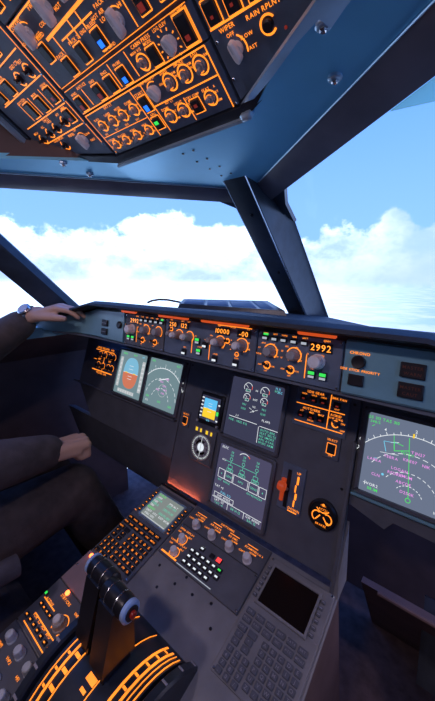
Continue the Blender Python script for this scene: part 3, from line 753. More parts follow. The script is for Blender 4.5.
tq.text('FOB : 9820 KG', -.040, -.036, .0058, ZS); w.text('FLAPS', .042, -.014, .0058, ZS); w.line((-.070, -.028), (.018, -.028), .0013, ZS); w.line((.026, -.030), (.078, -.030), .0013, ZS); w.line((.024, -.032), (.026, -.072), .0013, ZS)
for k, tx in enumerate(('AUTO BRK', 'SEAT BELTS', 'NO SMOKE', 'APU AVAIL', 'SPLRS ARM')): tq.text(tx, .030, -.037 - .0078 * k, .0056, ZS, 'l')
w.text('S F', -.045, -.022, .005, ZS); g.done(s_)
# system display
t, s_ = display('system_display', 'dark lower central display with electrical boxes and teal lines', 0, -.185, 'scr_sd')
g = GFX(); w = g['g_white']; tq = g['g_teal']
w.text('ELEC', -.062, .072, .0062, ZS); w.arc(.001, .055, .020, .0016, 40, 140, ZS, 8); g['g_red'].arc(.001, .055, .020, .002, 40, 60, ZS + .0002, 3)
for x in (-.037, .001, .041):
    tq.text('28', x, .066, .0055, ZS); tq.text('150', x, .058, .005, ZS); tq.arc(x, .048, .004, .0012, 0, 360, ZS); tq.line((x, .044), (x, .032), .0011, ZS); tq.frame(x, .028, .013, .0085, .0011, ZS); tq.line((x - .004, .024), (x - .004, .017), .001, ZS); tq.line((x + .004, .024), (x + .004, .017), .001, ZS); tq.frame(x - .005, .0195, .0085, .006, .001, ZS); tq.frame(x + .006, .0195, .0085, .006, .001, ZS)
tq.line((-.055, .040), (.041, .040), .0011, ZS); w.text('AC1', -.060, .040, .005, ZS)
for x, wd, tx in ((-.060, .020, '4'), (-.036, .024, 'GEN1'), (.001, .044, 'APU'), (.040, .026, 'GEN2'), (.066, .020, '4')):
    w.frame(x, .003, wd, .022, .0012, ZS); tq.text(tx, x, .003, .0055, ZS)
for x, tx in ((-.062, '115V'), (-.040, '400HZ'), (.030, '115V'), (.048, '400HZ'), (.064, '0V')): tq.text(tx, x, -.014, .005, ZS)
w.text('TAT +5', -.060, -.032, .0056, ZS); g['g_cyan'].text('FUEL KG', -.036, -.043, .0055, ZS)
w.frame(-.040, -.054, .062, .011, .0012, ZS); w.text('GW 60300', -.040, -.054, .006, ZS)
w.line((-.076, -.062), (.076, -.062), .0012, ZS); w.line((-.024, -.062), (-.024, -.077), .0012, ZS); w.line((.026, -.062), (.026, -.077), .0012, ZS)
w.text('SAT -25', -.052, -.067, .0056, ZS); tq.text('TAT -6', -.052, -.074, .0056, ZS); tq.text('08 H 12', .001, -.069, .0062, ZS); w.text('GW 60300', .052, -.067, .0056, ZS); tq.text('BAL 12', .050, -.074, .0056, ZS)
g.done(s_)

# standby instrument with square horizon
t = thing('standby_horizon', 'small square standby horizon, blue over yellow, above the round compass dial', 'instrument', PAN(-.135, -.030, 0))
b = MB(); b.box((0, 0, .001), (.084, .090, .012), .004); b.build('case', 'black_plastic', t)
b = MB(); b.rect(0, .002, .066, .068, .0074); s_ = b.build('screen', 'scr_ecam', t, flat=True)
g = GFX(); g['g_sky'].rect(0, .015, .046, .028, .0078); g['g_yel'].rect(0, -.012, .046, .026, .0078)
g['g_yel'].line((-.012, .001), (-.004, .001), .002, .0082); g['g_white'].line((-.023, .001), (.023, .001), .001, .0081)
for k in (-.007, .009, .016): g['g_white'].line((-.007, k), (.007, k), .0009, .0081)
for k in range(6): g['g_white'].rect(-.029, -.024 + .0105 * k, .008, .0035, .0078)
g['g_green'].rect(.029, -.006, .008, .011, .0078); g['g_white'].rect(.031, -.026, .006, .004, .0078); g['g_white'].rect(.031, .018, .006, .004, .0078); g['g_cyan'].text('1013', 0, -.031, .0055, .0078); g.done(s_)
for x in (-.036, .036): part('knob', 'isi', lambda b: b.cyl((0, 0, 0), .004, .006, 12, ch=.001), 'knob_grey', t, (x, -.040, .006))
# round compass dial
t = thing('compass_dial', 'round grey compass dial with two small yellow windows above it', 'instrument', PAN(-.140, -.135, 0))
b = MB(); b.box((0, 0, .001), (.082, .100, .012), .005); b.build('case', 'panel_grey', t)
b = MB(); b.lathe([(.036, .006), (.036, .010), (.0335, .011), (.0335, .0078)], (0, -.004, 0), 32); b.build('dial_rim', 'knob_grey', t)
b = MB(); b.disc(0, -.004, .0335, .0085, 32); d_ = b.build('dial_face', 'print_grey', t, flat=True)
g = GFX(); g['white_lamp'].disc(0, -.004, .0115, .0095, 20)
gw = g['g_grey']; gw.arc(0, -.004, .030, .004, 0, 360, .0092, 36)
for i in range(36):
    a = math.radians(i * 10); g['scr_off'].line((.028 * math.cos(a), -.004 + .028 * math.sin(a)), (.032 * math.cos(a), -.004 + .032 * math.sin(a)), .0011 if i % 3 else .002, .0096)
for i, tx in enumerate(('N', '3', '6', 'E', '12', '15', 'S', '21', '24', 'W', '30', '33')):
    a = math.radians(90 - 30 * i); g['scr_off'].text(tx, .0225 * math.cos(a), -.004 + .0225 * math.sin(a), .006, .0095)
g['scr_off'].arc(0, -.004, .0175, .006, 60, 170, .0093, 12); g['scr_off'].arc(0, -.004, .0175, .006, 230, 330, .0093, 12); gw.line((0, -.030), (0, .026), .0024, .0098); g.done(d_)
for x in (-.019, .019):
    w_ = part('counter_window', 'cw', lambda b: b.box((0, 0, 0), (.030, .015, .004), .0008), 'g_yel' if False else 'pink_plate', t, (x, .041, .007))
    part('yellow_flag', 'cw', lambda b: (b.rect(-.007, 0, .008, .010, .0024), b.rect(.009, 0, .006, .010, .0024)), 'g_yel', w_, flat=True)
# small amber switch left of it
def small_switch(s, v, lab, w=.016, h=.024):
    t = thing('lit_switch', lab, 'switch', PAN(s, v, 0))
    plate(t, rectp(-w, w, -h, h), 'panel_dark', .008)
    button(t, 0, -.004, w * .9, h * .75, None, 'amber'); lettering(t, [('SELECT', 0, .015, .0045), ('ON', 0, -.018, .004)])
small_switch(-.224, -.083, 'small amber-outlined switch left of the round compass dial')
small_switch(.207, -.022, 'small amber-outlined switch below the landing gear panel', .018, .026)
# lit switch block left of the captain displays
t = thing('lighting_switchboard', 'square amber-lit switch block at the left end of the captain board', 'panel', PAN(-.706, .012, 0))
plate(t, rectp(-.078, .078, -.058, .058), 'panel_dark', .01)
for x in (-.045, -.012, .025, .050):
    for y in (.022, -.022): knob(t, x, y, .008, .012, 'button_black', 'amber', .013)
lettering(t, [('LOUD SPEAKER', -.02, .049, .008), ('PFD', .045, .049, .008), ('PFD/ND XFR', 0, -.050, .008), ('BRT', -.03, .004, .007), ('OFF', .04, .004, .007)], [((-.072, 0.0), (-.05, 0)), ((-.07, -.042), (.07, -.042), .003), ((0, -.04), (0, .04), .002), ((-.07, .040), (.06, .040), .002)])
# landing gear indicator and brake panel
t = thing('gear_switchboard', 'amber-lined landing gear and brake switch panel beside the upper central display', 'panel', PAN(.170, .052, 0))
plate(t, rectp(-.062, .062, -.050, .046), 'panel_navy', .01)
for x, y in ((-.042, .018), (-.018, .018), (.004, .018), (-.042, -.022), (-.018, -.022), (.004, -.022), (.036, .018)):
    button(t, x, y, .016, .013, 'lamp_off_red', None, -.2)
toggle(t, .036, -.024, .0075, 25, 'knob_grey', 'amber', 60, 330, .014)
lettering(t, [('LDG GEAR', -.016, .034, .0055), ('UNLK', -.042, .027, .0034), ('UNLK', -.018, .027, .0034), ('UNLK', .004, .027, .0034), ('BRK FAN', .038, .032, .005), ('HOT', .036, .0085, .0034), ('AUTO/BRK', -.020, -.006, .0055), ('LO', -.042, -.013, .004), ('MED', -.018, -.013, .004), ('MAX', .004, -.013, .004), ('A/SKID', .036, -.005, .005), ('N/W STRG', .036, -.012, .0042), ('ON', .053, -.019, .004), ('OFF', .054, -.034, .004), ('DECEL', -.018, -.031, .0034)],
          [((-.058, .002), (.054, .002), .0015), ((-.056, -.039), (.055, -.039), .0015), ((.020, .038), (.020, -.038), .0015)])
# landing gear lever
t = thing('gear_lever', 'landing gear lever glowing red-orange beside its slotted amber scale', 'lever', PAN(.135, -.145, 0))
plate(t, rectp(-.030, .028, -.050, .055), 'panel_navy', .012)
b = MB(); b.box((-.010, 0, -.001), (.009, .085, .004)); b.build('slot', 'black_plastic', t)
b = MB(); b.rod((-.010, -.004, -.004), (-.011, .011, .032), .004, .0045, 10); b.build('shaft', 'knob_grey', t)
b = MB(); b.lathe([(.005, -.009), (.009, -.008), (.0105, -.004), (.0105, .004), (.009, .008), (.005, .009)], (-.011, .012, .034), 20, Matrix.Rotation(math.pi / 2, 3, 'Y')); b.build('wheel_knob', 'lever_glow', t)
b = MB(); b.rod((-.020, -.03, .004), (-.019, .02, .006), .0045, .006, 10); b.build('guard_rail', 'lever_glow', t)
lettering(t, [('UP', .012, .041, .0055), ('DOWN', .012, -.040, .0055)], [((.010, -.034), (.010, -.020), .003), ((.012, -.018), (.012, -.004), .004), ((.009, -.002), (.009, .014), .003), ((.012, .016), (.012, .034), .004), ((-.002, -.046), (.020, -.046), .002)])
# round brake pressure gauge
t = thing('brake_gauge', 'round amber-lit triple brake pressure gauge at the lower right of the central board', 'gauge', PAN(.211, -.165, 0))
b = MB(); b.lathe([(.031, -.008), (.031, .004), (.027, .007), (.0265, .002)], n=36); b.build('rim', 'black_plastic', t)
b = MB(); b.disc(0, 0, .0268, .0028, 32); fc = b.build('dial_face', 'black_plastic', t, flat=True)
lettering(fc, [('ACCU', 0, .011, .0044), ('PRESS', 0, .0185, .003), ('BRAKES', 0, -.021, .0042)], [((-.004, -.002), (-.013, -.014), .002), ((.003, -.004), (.012, -.015), .002), ((0, .004), (.010, .008), .0016)], z=.0034,
          extra=lambda b: (b.arc(0, .020, .016, .0022, 215, 325, .0034), b.arc(-.011, -.006, .010, .0024, 60, 250, .0034), b.arc(.011, -.006, .010, .0024, -70, 120, .0034), b.disc(0, .020, .0028, .0034, 10), b.disc(.013, -.014, .003, .0034, 10)))

# ================================================================== PEDESTAL
t = thing('pedestal', 'grey sloping centre pedestal between the seats carrying keypads and levers', 'pedestal', PED(0, 0, -.007))
b = MB(); b.box((0, -.245, -.004), (.535, .63, .010), .002); b.build('top_plate', 'pedestal_grey', t)
Mi = (PED(0, 0, -.007)).inverted()
for x in (-.262, .262):
    b = MB(); b.T = Mi; b.hexa([(x - .004, .05, 0), (x + .004, .05, 0), (x + .004, -.67, 0), (x - .004, -.67, 0)], [(x - .004, -.085, .555), (x + .004, -.085, .555), (x + .004, -.69, .42), (x - .004, -.69, .42)]); b.build('side_panel', 'wall_dark', t)
b = MB(); b.T = Mi; b.box((0, -.67, .21), (.52, .01, .42)); b.build('rear_panel', 'wall_dark', t)
for x, y in ((-.031, -.108), (-.018, -.084), (.016, -.102), (.060, -.092), (.085, -.125), (-.09, -.10), (-.06, -.135)): screw(t, x, y, .0032, 'black_plastic').location.z = .001
# the flared cheek that joins pedestal and central board
b = MB(); b.T = Mi; b.hexa([(.252, -.10, .56), (.268, -.10, .56), (.268, -.04, .56), (.252, -.04, .56)], [(.252, -.082, .60), (.262, -.082, .60), (.262, -.03, .69), (.252, -.03, .69)]); b.build('cheek', 'pedestal_grey', t)

def keypad(sx, label, lit):
    t = thing('keypad_computer', label, 'keypad', PED(sx * .1925, -.0575, 0))
    am = 'amber' if lit else 'print_grey'
    face = 'panel_dark' if lit else 'pedestal_grey'
    plate(t, rectp(-.0705, .0705, -.1125, .1135), face, .007)
    ox = .0045 * (1 if sx < 0 else -1)   # screen sits slightly towards the centre
    def f(b):
        def rc(w, h, z): return [(-w, -h, z), (w, -h, z), (w, h, z), (-w, h, z)]
        b.loft([rc(.054, .044, 0), rc(.053, .043, .005), rc(.049, .0385, .005), rc(.049, .0385, .0015)], closed=False); 
        rows = [rc(.054, .044, 0), rc(.053, .043, .005), rc(.049, .0385, .005), rc(.049, .0385, .0015)]
        for i in range(3): b.add(rows[i] + rows[i + 1], [(3, 0, 4, 7)])
    part('screen_frame', lit, f, 'trim_blue' if lit else 'pedestal_grey', t, (ox, .0575, 0))
    s_ = part('screen', lit, lambda b: b.box((0, 0, .001), (.098, .077, .002)), 'scr_mcdu' if lit else 'scr_off', t, (ox, .0575, 0))
    if lit:
        g = GFX()
        for r, row in enumerate((('g_green', 'F-PLN', -.034, .022), ('g_white', '0100', -.036, .0), ('g_white', 'SPD/ALT', .018, 0), ('g_teal', 'LAPRA', -.036, 0), ('g_teal', '250/ 100', .018, 0), ('g_white', 'C013', -.040, 0), ('g_teal', 'TEBRA', -.036, 0), ('g_teal', '280/FL110', .018, 0), ('g_white', 'TRK', -.040, 0), ('g_green', 'KRE07', -.034, 0), ('g_teal', '300/FL180', .018, 0), ('g_white', 'DEST  UTC', -.022, 0), ('g_white', 'DIST EFOB', .026, 0), ('g_white', 'EGLL 0212', -.022, 0))):
            m_, tx, x, _ = row
            y = (.034, .026, .026, .019, .019, .012, .005, .005, -.002, -.010, -.010, -.019, -.019, -.028)[r]
            g[m_].text(tx, x, y, .0066 if m_ != 'g_white' else .0055, .0024)
        g['g_grey'].rect(0, -.036, .090, .0035, .0023); g.done(s_)
    L = MB()
    def key(x, y, w=.0095, h=.0085, tx=None, hh=.0048):
        part('key', (w, h), lambda b: b.box((0, 0, .002), (w, h, .005), .001), 'button_black' if lit else 'panel_dark', t, (x, y, 0))
        if tx: L.text(tx, x, y, hh, .0050)
    for k in range(6):
        for q in (-1, 1):
            x = ox + q * .0595 * 1.0; key(x, .0575 + .031 - .0124 * k, .008, .0062); L.rect(x, .0575 + .031 - .0124 * k, .0055, .0016, .0050)
    names = (('DIR', 'PROG', 'PERF', 'INIT', 'DATA', 'BRT'), ('FPLN', 'RAD', 'FUEL', 'SEC', 'ATC', 'MENU'))
    for r in range(2):
        for k in range(6): key(-.055 + .0215 * k, -.0035 - .0145 * r, .017, .0105, names[r][k], .0038)
    key(-.055, -.0335, .017, .0105, 'PORT', .0038); key(-.033, -.0335, .017, .0105)
    for k, tx in enumerate(('<', '^', '>', 'v')): key(-.055 + .0215 * (k % 2), -.046 - .0125 * (k // 2), .014, .010, tx, .005)
    for i, tx in enumerate('123456789.0/'): key(-.057 + .0165 * (i % 3), -.072 - .0115 * (i // 3), .0115, .009, tx, .0056)
    for i, tx in enumerate('ABCDEFGHIJKLMNOPQRSTUVWXYZ'): key(-.006 + .0157 * (i % 5), -.034 - .0128 * (i // 5), .0115, .0095, tx, .0056)
    for k, tx in enumerate(('/', 'SP', 'OV', 'CL')): key(-.006 + .0157 * (k + 1), -.098, .0115, .0095, tx, .0042)
    tag(L.build('key_lettering', am, t, flat=True), kind='stuff')
    lettering(t, [('FAIL', -.0655, .02, .003), ('FM', .0655, .02, .003)], m=am)
    for x in (-.066, .066):
        for y in (-.108, .109): screw(t, x, y, .0025)
    return t
keypad(-1, 'lit keypad computer with bright green text page on the left of the pedestal', True)
keypad(1, 'unlit keypad computer with a blank dark screen on the right of the pedestal', False)
# switching + system control panel between the keypads
t = thing('switching_console', 'row of four pale selector knobs under the lower central display', 'panel', PED(0, .030, 0))
plate(t, rectp(-.116, .116, -.024, .034), 'panel_grey', .007)
for x in (-.085, -.032, .022, .073): knob(t, x, -.006, .0095, .017, 'knob_pearl', None)
lettering(t, [(q, x, .013, .0048) for q, x in (('ATT HDG', -.085), ('AIR DATA', -.032), ('EIS DMC', .022), ('ECAM/ND', .073))] + [('SWITCHING', -.005, .027, .005), ('NORM', -.078, .006, .004), ('NORM', -.022, .006, .004), ('NORM', .030, .006, .004), ('NORM', .082, .006, .004), ('CAPT3', -.102, -.001, .004), ('CAPT3', -.049, -.001, .004), ('CAPT', .004, -.001, .004), ('CAPT', .056, -.001, .004), ('F/O 3', .098, .012, .004)], [((-.10, .020), (-.068, .020), .0012), ((-.045, .020), (-.018, .020), .0012), ((.008, .020), (.036, .020), .0012), ((.06, .020), (.088, .020), .0012)])
t = thing('system_page_keyboard', 'keypad block of tiny white-lit keys with one red lamp on the pedestal', 'panel', PED(0, -.036, 0))
plate(t, rectp(-.116, .116, -.044, .040), 'panel_grey', .007)
for x, y, lab in ((-.090, .012, 'UPPER'), (-.085, -.022, 'LOWER')): knob(t, x, y, .0085, .016, 'knob_pearl', 'amber', .0125)
lettering(t, [('UPPER DISPLAY', -.086, .029, .0044), ('LOWER DISPLAY', -.084, -.004, .0044), ('OFF', -.104, .020, .004), ('BRT', -.068, .020, .004), ('OFF', -.102, -.013, .004), ('BRT', -.066, -.013, .004)], [((-.110, -.038), (-.060, -.038), .003)])
lettering(t, [('T.O', -.024, .022, .003)], [((-.056, -.040), (.045, -.039), .0014)], m='white_dim', name='white_lettering')
for r, (y, n, x0) in enumerate(((0, 6, -.042), (-.0145, 6, -.040), (-.029, 5, -.042))):
    for k in range(n): button(t, x0 + .0163 * k, y, .012, .0105, 'white_lamp' if not (r == 0 and k == 5) else 'green_lamp', None, .0, lw=.62, lh=.38)
button(t, -.024, .016, .012, .0105, 'white_lamp', None, 0, lw=.62, lh=.38); button(t, .026, .016, .013, .011, 'red_lamp', None, 0, lw=.9, lh=.9); button(t, .006, .016, .012, .0105, None, None)
for x in (-.112, .112):
    for y in (-.040, .036): screw(t, x, y, .0024)
# radio and audio panels on the left aft column
t = thing('radio_console', 'amber-lettered radio tuning panel left of the thrust levers', 'panel', PED(-.195, -.298, 0))
plate(t, rectp(-.0705, .0705, -.046, .046), 'panel_dark', .007)
o = knob(t, .014, .002, .0125, .016, 'knob_grey', 'amber', .017)
part('knob_cap', 'rp', lambda b: b.lathe([(.009, 0), (.008, .008), (.006, .010)], n=20), 'knob_pearl', o, (0, 0, .015))
for k in range(7): button(t, -.056 + .0165 * k, -.031, .010, .008, 'amber', None, 0, lw=.5, lh=.3)
for k in range(4): button(t, -.050 + .0135 * k, -.004, .009, .008, 'amber', None, 0, lw=.5, lh=.3)
o = button(t, -.062, .012, .007, .007, 'green_lamp', None, 0, lw=.8, lh=.8)
lettering(t, [('ACTIVE', -.040, .009, .0055), ('STBY/CRS', -.012, .031, .0055), ('VHF1', .036, .030, .005), ('NAV', .052, .018, .005), ('ON', .056, -.004, .005), ('VOR  LS  ADF  BFO', -.010, -.021, .0055), ('OFF', .060, -.030, .005)], [((-.060, .006), (-.012, .006), .0016), ((-.045, -.019), (.045, -.019), .0016), ((-.052, -.040), (.050, -.040), .0016)])
part('glow_lamp', 'gl', lambda b: b.lathe([(.005, 0), (.005, .003), (.003, .005)], n=12), 'small_lamp', t, (-.022, .040, 0))
t = thing('audio_console', 'audio panel with white knobs at the bottom left corner below the radio panel', 'panel', PED(-.195, -.398, 0))
plate(t, rectp(-.0705, .0705, -.052, .051), 'panel_dark', .007)
for r in range(2):
    for k in range(3): knob(t, -.050 + .043 * k, .033 - .044 * r, .0085, .020, 'white_plastic', None)
lettering(t, [('VHF1', -.050, .016, .005), ('VHF2', -.007, .016, .005), ('HF1', .036, .016, .005), ('INT', -.050, -.030, .005), ('CAB', -.007, -.030, .005), ('PA', .036, -.030, .005)])
# blank plate between keypad and radio panel, pinkish light put into its colour
t = thing('filler_cover', 'bare filler plate with pinkish light in its colour, between the lit keypad and the radio panel', 'plate', PED(-.195, -.212, 0))
plate(t, rectp(-.0705, .0705, -.038, .038), 'pink_plate', .007)
for x in (-.064, .064): screw(t, x, 0, .0028)
part('glow_lamp', 'gl', lambda b: b.lathe([(.005, 0), (.005, .003), (.003, .005)], n=12), 'small_lamp', t, (-.052, .030, 0))

# thrust quadrant, trim wheels, levers
QM = PED(0, -.315, -.075); QR = .145
t = thing('thrust_quadrant', 'curved black thrust quadrant with glowing orange arc scales', 'quadrant', QM)
def hump(b, x0, x1, R, a0=25, a1=155, n=20):
    rows = []
    for i in range(n + 1):
        a = math.radians(a0 + (a1 - a0) * i / n); rows.append([(x0, R * math.cos(a), R * math.sin(a)), (x1, R * math.cos(a), R * math.sin(a)), (x1, (R - .03) * math.cos(a), (R - .03) * math.sin(a)), (x0, (R - .03) * math.cos(a), (R - .03) * math.sin(a))])
    b.loft(rows, closed=True)
b = MB(); hump(b, -.078, .078, QR); b.build('housing', 'black_paint', t)
for x in (-.045, .010): b = MB(); hump(b, x - .003, x + .003, QR + .0006, 35, 150); b.build('slot', 'black_plastic', t)
def arcs(b):
    R = QR + .0012
    def strip(x, w, a0, a1):
        n = 14; rows = []
        for i in range(n + 1):
            a = math.radians(a0 + (a1 - a0) * i / n); rows.append([(x - w, R * math.cos(a), R * math.sin(a)), (x + w, R * math.cos(a), R * math.sin(a))])
        b.loft(rows)
    for x, w in ((-.070, .0012), (-.058, .0022), (-.040, .0012), (.012, .001), (.044, .0022), (.058, .0022), (.066, .001), (.074, .0012)): strip(x, w, 35, 150)
    for a in range(40, 150, 9):
        strip(-.048, .006, a, a + 2.2); strip(.051, .004, a, a + 1.6); strip(-.064, .003, a + 3, a + 4.4)
    for a in (60, 85, 110): strip(0, .010, a, a + 4); strip(.0, .006, a + 7, a + 9)
b = MB(); arcs(b); tag(b.build('scale_lines', 'amber', t, flat=True), kind='stuff')
for x, lab in ((-.094, 'left black trim wheel beside the thrust quadrant, next to the radio panel'), (.094, 'right black trim wheel beside the thrust quadrant, nearest the blank-screen keypad')):
    tw = thing('trim_wheel', lab, 'wheel', PED(x, -.315, -.075))
    Ry = Matrix.Rotation(math.pi / 2, 3, 'Y')
    b = MB(); b.lathe([(.115, -.009), (.148, -.009), (.152, -.006), (.152, .006), (.148, .009), (.115, .009)], (0, 0, 0), 48, Ry); b.build('rim', 'black_paint', tw)
    b = MB()
    for i in range(24):
        a = 2 * math.pi * i / 24; b.T = Matrix.Rotation(a, 4, 'X'); b.box((0, 0, .1525), (.011, .004, .002), .0006)
    b.T = None; tag(b.build('grip_ribs', 'knob_grey', tw), kind='stuff')
    b = MB(); b.lathe([(.006, -.003), (.116, -.003), (.116, .003), (.006, .003)], (0, 0, 0), 24, Ry); b.build('web', 'black_plastic', tw)
def lever(x, lab, tilt, right):
    t = thing('thrust_lever', lab, 'lever', PED(x, -.315, -.075) @ Matrix.Rotation(math.radians(tilt), 4, 'X'))
    b = MB(); b.hexa([(-.012, -.040, .06), (.012, -.040, .06), (.012, .030, .06), (-.012, .030, .06)], [(-.009, -.014, .250), (.009, -.014, .250), (.009, .014, .250), (-.009, .014, .250)]); b.build('arm', 'black_plastic', t)
    b = MB(); b.hexa([(-.018, -.036, .165), (.018, -.036, .165), (.018, .026, .165), (-.018, .026, .165)], [(-.020, -.020, .262), (.020, -.020, .262), (.020, .018, .262), (-.020, .018, .262)]); b.build('shroud', 'black_plastic', t)
    Ry = Matrix.Rotation(math.pi / 2, 3, 'Y')
    b = MB(); b.lathe([(.012, -.030), (.017, -.027), (.0182, -.020), (.0182, .020), (.017, .027), (.012, .030)], (0, .002, .262), 24, Ry); gp = b.build('grip', 'black_plastic', t)
    for q in (-.012, .012): b = MB(); b.lathe([(.0184, q - .001), (.0188, q), (.0184, q + .001)], (0, .002, .262), 24, Ry); b.build('grip_seam', 'steel', gp)
    e = 1 if right else -1
    b = MB(); b.lathe([(.0172, 0), (.0172, .006), (.0145, .008)], (e * .029, .002, .262), 24, Matrix.Rotation(e * math.pi / 2, 3, 'Y')); db = b.build('button_ring', 'ring_blue', t)
    b = MB(); b.lathe([(.0115, 0), (.0115, .0022)], (e * .0365, .002, .262), 20, Matrix.Rotation(e * math.pi / 2, 3, 'Y')); b.build('button_recess', 'black_plastic', db)
    b = MB(); b.lathe([(.006, 0), (.0055, .005), (.004, .006)], (e * .038, .002, .262), 16, Matrix.Rotation(e * math.pi / 2, 3, 'Y')); b.build('red_button', 'red_plastic', db)
    b = MB(); b.rod((e * .004, .016, .222), (e * .004, .040, .227), .006, .005, 10); b.build('reverser_trigger', 'black_plastic', t)
lever(-.045, 'black thrust lever farther from the camera, its grip nearest the lit keypad', -19, False)
lever(.010, 'black thrust lever with pale blue ring and red button on its side', -17, True)

# ================================================================== OVERHEAD PANEL
def olabels(L, x, y, tx, h=.0042): L.append((tx, x, y, h))
# centre, front module
t = thing('overhead_switchboard', 'front central overhead module of small amber-ringed toggles and lights', 'panel', OVH())
plate(t, rectp(-.139, .139, .001, .0755), 'panel_navy', .012)
T = []
for x, q in ((-.12, 'STROBE'), (-.091, 'BEACON'), (-.06, 'WING'), (-.03, 'NAV')): toggle(t, x, .016, .0075, -20, a0=0, a1=360); T += [(q, x, .0265, .0034), ('ON', x + .011, .020, .003), ('OFF', x + .011, .0125, .003), ('A', x - .011, .016, .003)]
for x, q in ((-.116, 'RWY'), (-.086, 'LAND'), (-.058, 'NOSE'), (-.03, 'DOME')): toggle(t, x, .050, .0085, 20, a0=0, a1=360); T += [(q, x, .0625, .0038), ('ON', x + .012, .055, .003), ('OFF', x + .012, .046, .003), ('EXT', x - .004, .0375, .003)]
for x, q in ((.026, 'DOME'), (.053, 'LIGHT'), (.104, 'SEAT')): toggle(t, x, .021, .0095, 20, a0=0, a1=360); T += [(q, x, .0335, .0036), ('BRT', x + .013, .026, .003), ('DIM', x + .013, .016, .003)]
for x, q in ((.058, 'SIGNS'), (.086, 'SMOKE'), (.113, 'EXIT')): toggle(t, x, .0585, .0105, -20, a0=0, a1=360); T += [(q, x, .0725, .0036), ('ON', x - .0135, .062, .003), ('ARM', x + .013, .0665, .003)]
button(t, -.001, .021, .014, .017, 'green_lamp', 'amber', .12, lw=.6, lh=.3); button(t, 0, .050, .015, .020, 'blue_lamp', 'amber', -.2, lw=.55, lh=.42); button(t, .080, .0205, .015, .017, 'lamp_off_red', 'amber', .1)
barknob(t, .026, .057, .020, .0125, .012, .4, 'knob_pearl', r=.008)
T += [('APU', -.001, .034, .004), ('START', -.001, .065, .004), ('INT LT', .040, .0395, .0034), ('OVHD INTEG LT', .024, .0735, .0030), ('STBY COMP', .080, .0335, .003), ('EXT LT', -.072, .0715, .004), ('A', .118, .033, .003)]
lettering(t, T, [((.011, .042), (.131, .042), .0014), ((.131, .001), (.131, .0745), .0014), ((-.134, .0745), (.131, .0745), .0014), ((-.013, .003), (-.013, .073), .0012), ((.011, .003), (.011, .073), .0012), ((.066, .004), (.066, .036), .0012), ((-.134, .034), (-.015, .034), .0008), ((-.134, .004), (-.134, .0745), .001)])
for x in (-.136, .136): screw(t, x, .004, .0022)
# centre, middle module
t = thing('overhead_switchboard', 'second central overhead module with six dark buttons and a blue-lit one', 'panel', OVH())
plate(t, rectp(-.139, .139, .0775, .1145), 'panel_navy', .012)
for x, lm in ((-.119, 'lamp_off_red'), (-.066, 'lamp_off_red'), (-.034, None), (-.003, 'blue_lamp'), (.061, None)): button(t, x, .0915, .0145, .019, lm, 'amber', -.2, lw=.55, lh=.38)
button(t, .119, .096, .017, .028, 'lamp_off_red', 'amber', -.25, lw=.4, lh=.2)
toggle(t, .037, .0915, .0095, 20, a0=0, a1=360); barknob(t, .089, .092, .020, .0115, .013, .25, 'knob_pearl', None, .008)
lettering(t, [('WING', -.119, .1065, .0036), ('ENG1', -.066, .1065, .0036), ('ENG2', -.034, .1065, .0036), ('PROBE', -.003, .1065, .0034), ('ANTI ICE', -.092, .1095, .004), ('CABIN PRESS', .052, .1105, .004), ('MAN V/S', .037, .105, .0032), ('MODE', .061, .106, .0034), ('LDG ELEV', .088, .111, .0034), ('DITCHING', .119, .113, .003)],
          [((-.134, .079), (.131, .079), .0012), ((-.096, .082), (-.096, .106), .0012), ((-.019, .082), (-.019, .112), .0012), ((.020, .082), (.020, .112), .0012), ((.131, .079), (.131, .113), .0012)],
          extra=lambda b: [b.line((.089 + .0135 * math.cos(a), .092 + .0135 * math.sin(a)), (.089 + .0165 * math.cos(a), .092 + .0165 * math.sin(a)), .0014, Z) for a in [math.radians(d) for d in range(-60, 250, 31)]])
b = MB(); b.box((0, .1175, .0005), (.27, .0045, .003), .001); b.build('groove_strip', 'groove_brown', t)
lettering(t, [], [((-.134, .1150), (.133, .1150), .001), ((-.134, .1200), (.133, .1200), .001)], name='edge_lines')
